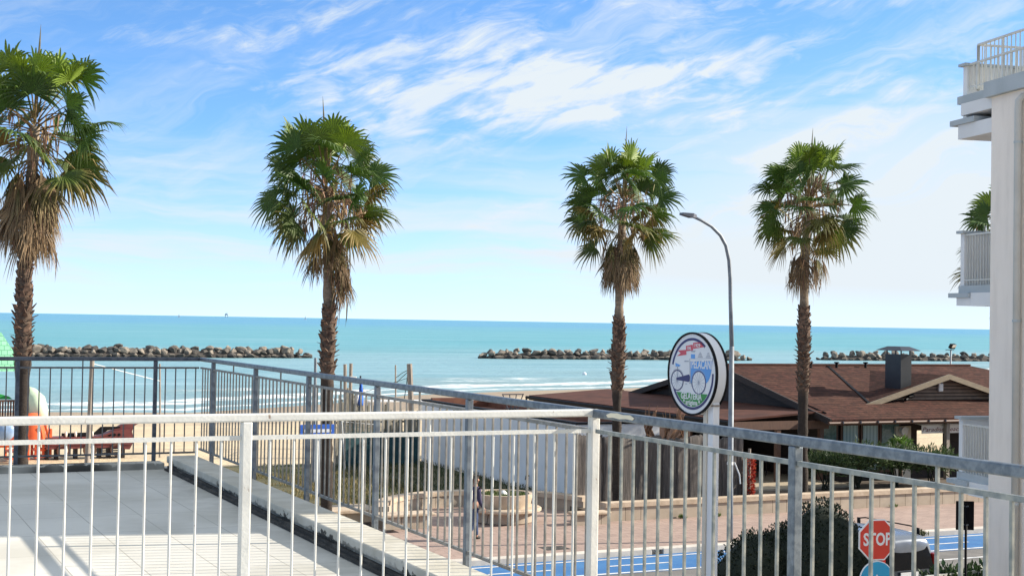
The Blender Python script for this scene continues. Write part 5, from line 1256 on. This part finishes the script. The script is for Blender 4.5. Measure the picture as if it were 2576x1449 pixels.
# ================================================================== BREAKWATERS
rng = random.Random(3)
protos = []
for i in range(9):
    bm = bmesh.new(); bmesh.ops.create_icosphere(bm, subdivisions=2, radius=1)
    planes = [(Vector((rng.gauss(0,1),rng.gauss(0,1),rng.gauss(0,1))).normalized(), rng.uniform(.45,.78)) for _ in range(16)]
    sx, sy, sz = rng.uniform(.85,1.25), rng.uniform(.75,1.1), rng.uniform(.62,.9)
    for v in bm.verts:
        for nrm, d in planes:
            e = v.co.dot(nrm)
            if e > d: v.co -= nrm*(e-d)
        v.co *= 1+.07*noise.noise(v.co*2.5+Vector((i*7,0,0))); v.co = Vector((v.co.x*sx,v.co.y*sy,v.co.z*sz))
    protos.append(MB().bm(bm))
pmesh = []
def rocks(x0, x1, y0, y1, n, group, label, taper0=True, taper1=True):
    for i in range(n):
        row = i % 3; f = (i+.5)/n+rng.uniform(-.4,.4)/n*2; f = min(1,max(0,f))
        x = x0+(x1-x0)*f; y = y0+(y1-y0)*f
        e = min(1., (f*(x1-x0)/4. if taper0 else 1), ((1-f)*(x1-x0)/4. if taper1 else 1)); e = max(.15, e)
        r = rng.uniform(.90,1.42)*(.60+.40*e)
        if row == 0: y += -1.5*e+rng.uniform(-.3,.3); z = SEA_Z+.10
        elif row == 1: y += -.5*e+rng.uniform(-.3,.3); z = SEA_Z+.25+.78*e+rng.uniform(-.15,.2)
        else: y += .9*e+rng.uniform(-.3,.3); z = SEA_Z+.35+1.05*e+rng.uniform(-.35,.25)
        k = rng.randrange(9)
        if len(pmesh) < 9:
            k = len(pmesh); o = build('boulder', protos[k], 'rock'); pmesh.append(o.data)
        else:
            o = bpy.data.objects.new('boulder', pmesh[k]); COL.objects.link(o)
        o.location = (x,y,z); o.scale = (r*1.06,r,r*rng.uniform(.72,.98)); o.rotation_euler = (rng.uniform(-.5,.5),rng.uniform(-.5,.5),rng.uniform(0,6.28))
        tag(o, label, 'boulder', group)
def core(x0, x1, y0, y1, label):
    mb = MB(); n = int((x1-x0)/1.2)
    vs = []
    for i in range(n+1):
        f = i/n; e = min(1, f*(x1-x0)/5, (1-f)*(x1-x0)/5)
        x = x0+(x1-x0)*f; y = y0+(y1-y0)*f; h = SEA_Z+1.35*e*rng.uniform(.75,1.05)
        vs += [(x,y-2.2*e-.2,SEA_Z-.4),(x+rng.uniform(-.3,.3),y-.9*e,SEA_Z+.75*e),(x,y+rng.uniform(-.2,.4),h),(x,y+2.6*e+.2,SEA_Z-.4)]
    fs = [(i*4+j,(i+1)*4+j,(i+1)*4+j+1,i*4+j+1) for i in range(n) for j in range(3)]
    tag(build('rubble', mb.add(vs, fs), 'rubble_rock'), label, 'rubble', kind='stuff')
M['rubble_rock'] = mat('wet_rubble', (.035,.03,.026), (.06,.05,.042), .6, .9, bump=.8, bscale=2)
q0, q1 = gz(60,897,SEA_Z), gz(795,904,SEA_Z); q0x = 22.
BW = [(q0x,gb(788,900,255.).x,255.,255.,128,'boulders of the left breakwater','pale brown boulder piled in the breakwater left of the second palm',False,True)]
q0, q1 = gz(1208,902,SEA_Z), gz(1893,908,SEA_Z); BW.append((gb(1198,900,257.).x,gb(1888,905,250.).x,257.,250.,98,'boulders of the middle breakwater','dark brown boulder piled in the breakwater behind the round sign',True,True))
q0, q1 = gz(2066,906,SEA_Z), gz(2540,911,SEA_Z); BW.append((gb(2058,905,256.).x,gb(2540,908,250.).x,256.,250.,66,'boulders of the right breakwater','dark boulder piled in the breakwater behind the chimney',True,False))
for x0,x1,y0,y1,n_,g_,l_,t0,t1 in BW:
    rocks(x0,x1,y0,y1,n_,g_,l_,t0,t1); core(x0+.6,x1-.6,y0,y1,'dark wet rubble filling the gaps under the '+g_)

# ================================================================== FAR BOATS
def boat(x, y, D, label, kind):
    d = ray(x, y); dn = Vector((d.x,d.y,0)).normalized(); p = dn*D; p.z = SEA_Z
    t = thing('sailing_boat' if kind == 's' else 'sea_platform', label, 'boat' if kind == 's' else 'platform', p, -YAW)
    if kind == 's':
        build('hull', MB().extr([(-5,.2),(-5.5,1.4),(6,1.6),(4.5,.1)], -1.2, 1.2), 'boat_white', t)
        build('sail', MB().extr([(-3.5,2.5),(.6,2.5),(.6,14)], -.1, .1).extr([(1.0,2.5),(4.6,2.2),(1.0,12)], -.1, .1), 'boat_white', t)
        build('mast', MB().tube([(.8,0,1),(.8,0,15)], .15, 6), 'cap_metal', t)
    else:
        b = MB()
        for sx in (-9,9):
            for sy in (-6,6): b.box(sx-1,sx+1,sy-1,sy+1,-2,17)
        build('legs', b, 'rig_grey', t); build('deck', MB().box(-13,13,-9,9,17,21).box(-9,3,-6,6,21,29), 'rig_grey', t)
        build('derrick', MB().tube([(6,0,21),(4,0,40)], [2.2,.7], 4).tube([(4,0,39),(-6,0,33)], .8, 4), 'rig_grey', t)
boat(450,790,5200,'tiny sailing boat on the horizon, leftmost of the three far shapes','s'); boat(570,792,10500,'tiny offshore platform on the horizon between two boats','p'); boat(768,795,5600,'tiny sailing boat on the horizon left of the second palm','s')

# ================================================================== SKY AND SUN
SUN_AZ, SUN_EL = R(-13.5), R(26)
sun = bpy.data.lights.new('sun', 'SUN'); so_ = bpy.data.objects.new('sun', sun); COL.objects.link(so_)
sun.energy = 4.8; sun.angle = R(.4); sun.color = (1., .91, .78)
sv = Vector((math.cos(SUN_AZ)*math.cos(SUN_EL), math.sin(SUN_AZ)*math.cos(SUN_EL), math.sin(SUN_EL)))
so_.rotation_euler = sv.to_track_quat('Z', 'Y').to_euler(); so_.location = (60,-20,60)
wd = bpy.data.worlds.new('World'); sc.world = wd; wd.use_nodes = True
nt = wd.node_tree; nt.nodes.clear(); t = NT(nt)
G = t.n('ShaderNodeTexCoord').outputs['Generated']
gx_, gy_, gz_ = t.xyz(G)
sky = t.n('ShaderNodeTexSky', sky_type='NISHITA'); sky.sun_disc = False; sky.sun_elevation = SUN_EL; sky.sun_rotation = math.pi/2-SUN_AZ
sky.air_density = 1.0; sky.dust_density = .3; sky.ozone_density = 3.0; sky.altitude = 0
t.put(sky.inputs[0], t.comb(gx_, gy_, t.m('ADD', t.m('MULTIPLY', t.m('MAXIMUM', gz_, 0.), 1.9), .10)))
hs = t.n('ShaderNodeHueSaturation'); hs.inputs['Saturation'].default_value = 1.15; hs.inputs['Value'].default_value = 1.08; t.put(hs.inputs['Color'], sky.outputs[0])
# cirrus: azimuth / elevation coordinates measured from the sea-facing direction
az = t.m('SUBTRACT', t.m('ARCTAN2', gx_, gy_), YAW)            # + to the right
el = t.m('ARCSINE', gz_)
def puff(ca, ce, wa, we, tilt=0.):
    a = t.m('SUBTRACT', az, ca); e = t.m('SUBTRACT', t.m('SUBTRACT', el, ce), t.m('MULTIPLY', a, tilt))
    r = t.m('ADD', t.m('POWER', t.m('DIVIDE', a, wa), 2.), t.m('POWER', t.m('DIVIDE', e, we), 2.))
    return t.m('POWER', 2.718, t.m('MULTIPLY', r, -1.))
def add(*xs):
    o = xs[0]
    for x_ in xs[1:]: o = t.m('ADD', o, x_)
    return o
cs_, sn_ = math.cos(R(17)), math.sin(R(17))
u_ = t.m('ADD', t.m('MULTIPLY', az, cs_), t.m('MULTIPLY', el, sn_)); v_ = t.m('SUBTRACT', t.m('MULTIPLY', el, cs_), t.m('MULTIPLY', az, sn_))
warp = t.noise(t.comb(t.m('MULTIPLY', az, 9.), t.m('MULTIPLY', el, 14.)), 1., 3)
fib = t.noise(t.comb(t.m('ADD', t.m('MULTIPLY', u_, 19.), t.m('MULTIPLY', warp, 1.6)), t.m('ADD', t.m('MULTIPLY', v_, 70.), t.m('MULTIPLY', warp, 2.6)), 2.3), 1., 10, .66, .5)
flat = t.noise(t.comb(t.m('MULTIPLY', az, 5.), t.m('ADD', t.m('MULTIPLY', el, 62.), t.m('MULTIPLY', warp, 1.5)), 7.7), 1., 7, .58, .2)
cov = add(t.m('MULTIPLY', puff(-.075,.190,.13,.028,.14), .62), t.m('MULTIPLY', puff(.08,.172,.19,.032,.10), .66), t.m('MULTIPLY', puff(-.02,.150,.13,.024,.2), .58),
          t.m('MULTIPLY', puff(-.17,.21,.14,.022,.25), .52), t.m('MULTIPLY', puff(.2,.222,.22,.008), .45), t.m('MULTIPLY', puff(.12,.155,.30,.030,.02), .35))
blot = t.ss(t.noise(t.comb(t.m('MULTIPLY', u_, 15.), t.m('MULTIPLY', v_, 52.), 5.5), 1., 4, .55, .4), .36, .66)
cov = t.m('MULTIPLY', cov, t.m('ADD', .42, t.m('MULTIPLY', blot, .62)))
c1 = t.m('MULTIPLY', t.ss(t.m('ADD', fib, t.m('MULTIPLY', t.m('SUBTRACT', cov, .45), .62)), .40, .88), t.ss(cov, .04, .30))
right = t.m('MULTIPLY', t.ss(az, -.10, .30), t.ss(el, .22, .11))
low = t.ss(el, .17, .03)
c2 = t.m('MULTIPLY', t.ss(t.m('ADD', flat, t.m('MULTIPLY', t.m('ADD', t.m('MULTIPLY', right, .36), t.m('MULTIPLY', low, .16)), 1.)), .50, .80), t.m('ADD', .12, t.m('MULTIPLY', t.m('MULTIPLY', t.m('MAXIMUM', right, low), t.ss(el, .004, .05)), .62)))
veil = add(t.m('MULTIPLY', right, .20), t.m('MULTIPLY', t.ss(el, .14, .0), .50), t.m('MULTIPLY', t.ss(el, .27, .55), .8))
fib3 = t.noise(t.comb(t.m('ADD', t.m('MULTIPLY', u_, 7.), t.m('MULTIPLY', warp, 1.2)), t.m('ADD', t.m('MULTIPLY', v_, 34.), t.m('MULTIPLY', warp, 2.2)), 9.1), 1., 9, .64, .4)
c3 = t.m('MULTIPLY', t.m('MULTIPLY', t.ss(fib3, .44, .72), t.ss(el, .03, .10)), t.m('ADD', .34, t.m('MULTIPLY', t.ss(az, -.22, .2), .26)))
cloud = t.m('MINIMUM', add(c3, t.m('MULTIPLY', c1, .92), t.m('MULTIPLY', c2, .8), veil), 1.)
bg = t.n('ShaderNodeBackground'); SKY = .145
t.put(bg.inputs[0], t.mix(cloud, hs.outputs[0], (2.72,2.98,3.18))); bg.inputs[1].default_value = SKY
o = t.n('ShaderNodeOutputWorld'); nt.links.new(bg.outputs[0], o.inputs[0])
sc.view_settings.view_transform = 'Standard'; sc.view_settings.look = 'None'; sc.view_settings.gamma = 1; sc.view_settings.exposure = 1.05
sc.cycles.max_bounces = 6; sc.cycles.transparent_max_bounces = 6; sc.cycles.use_denoising = True
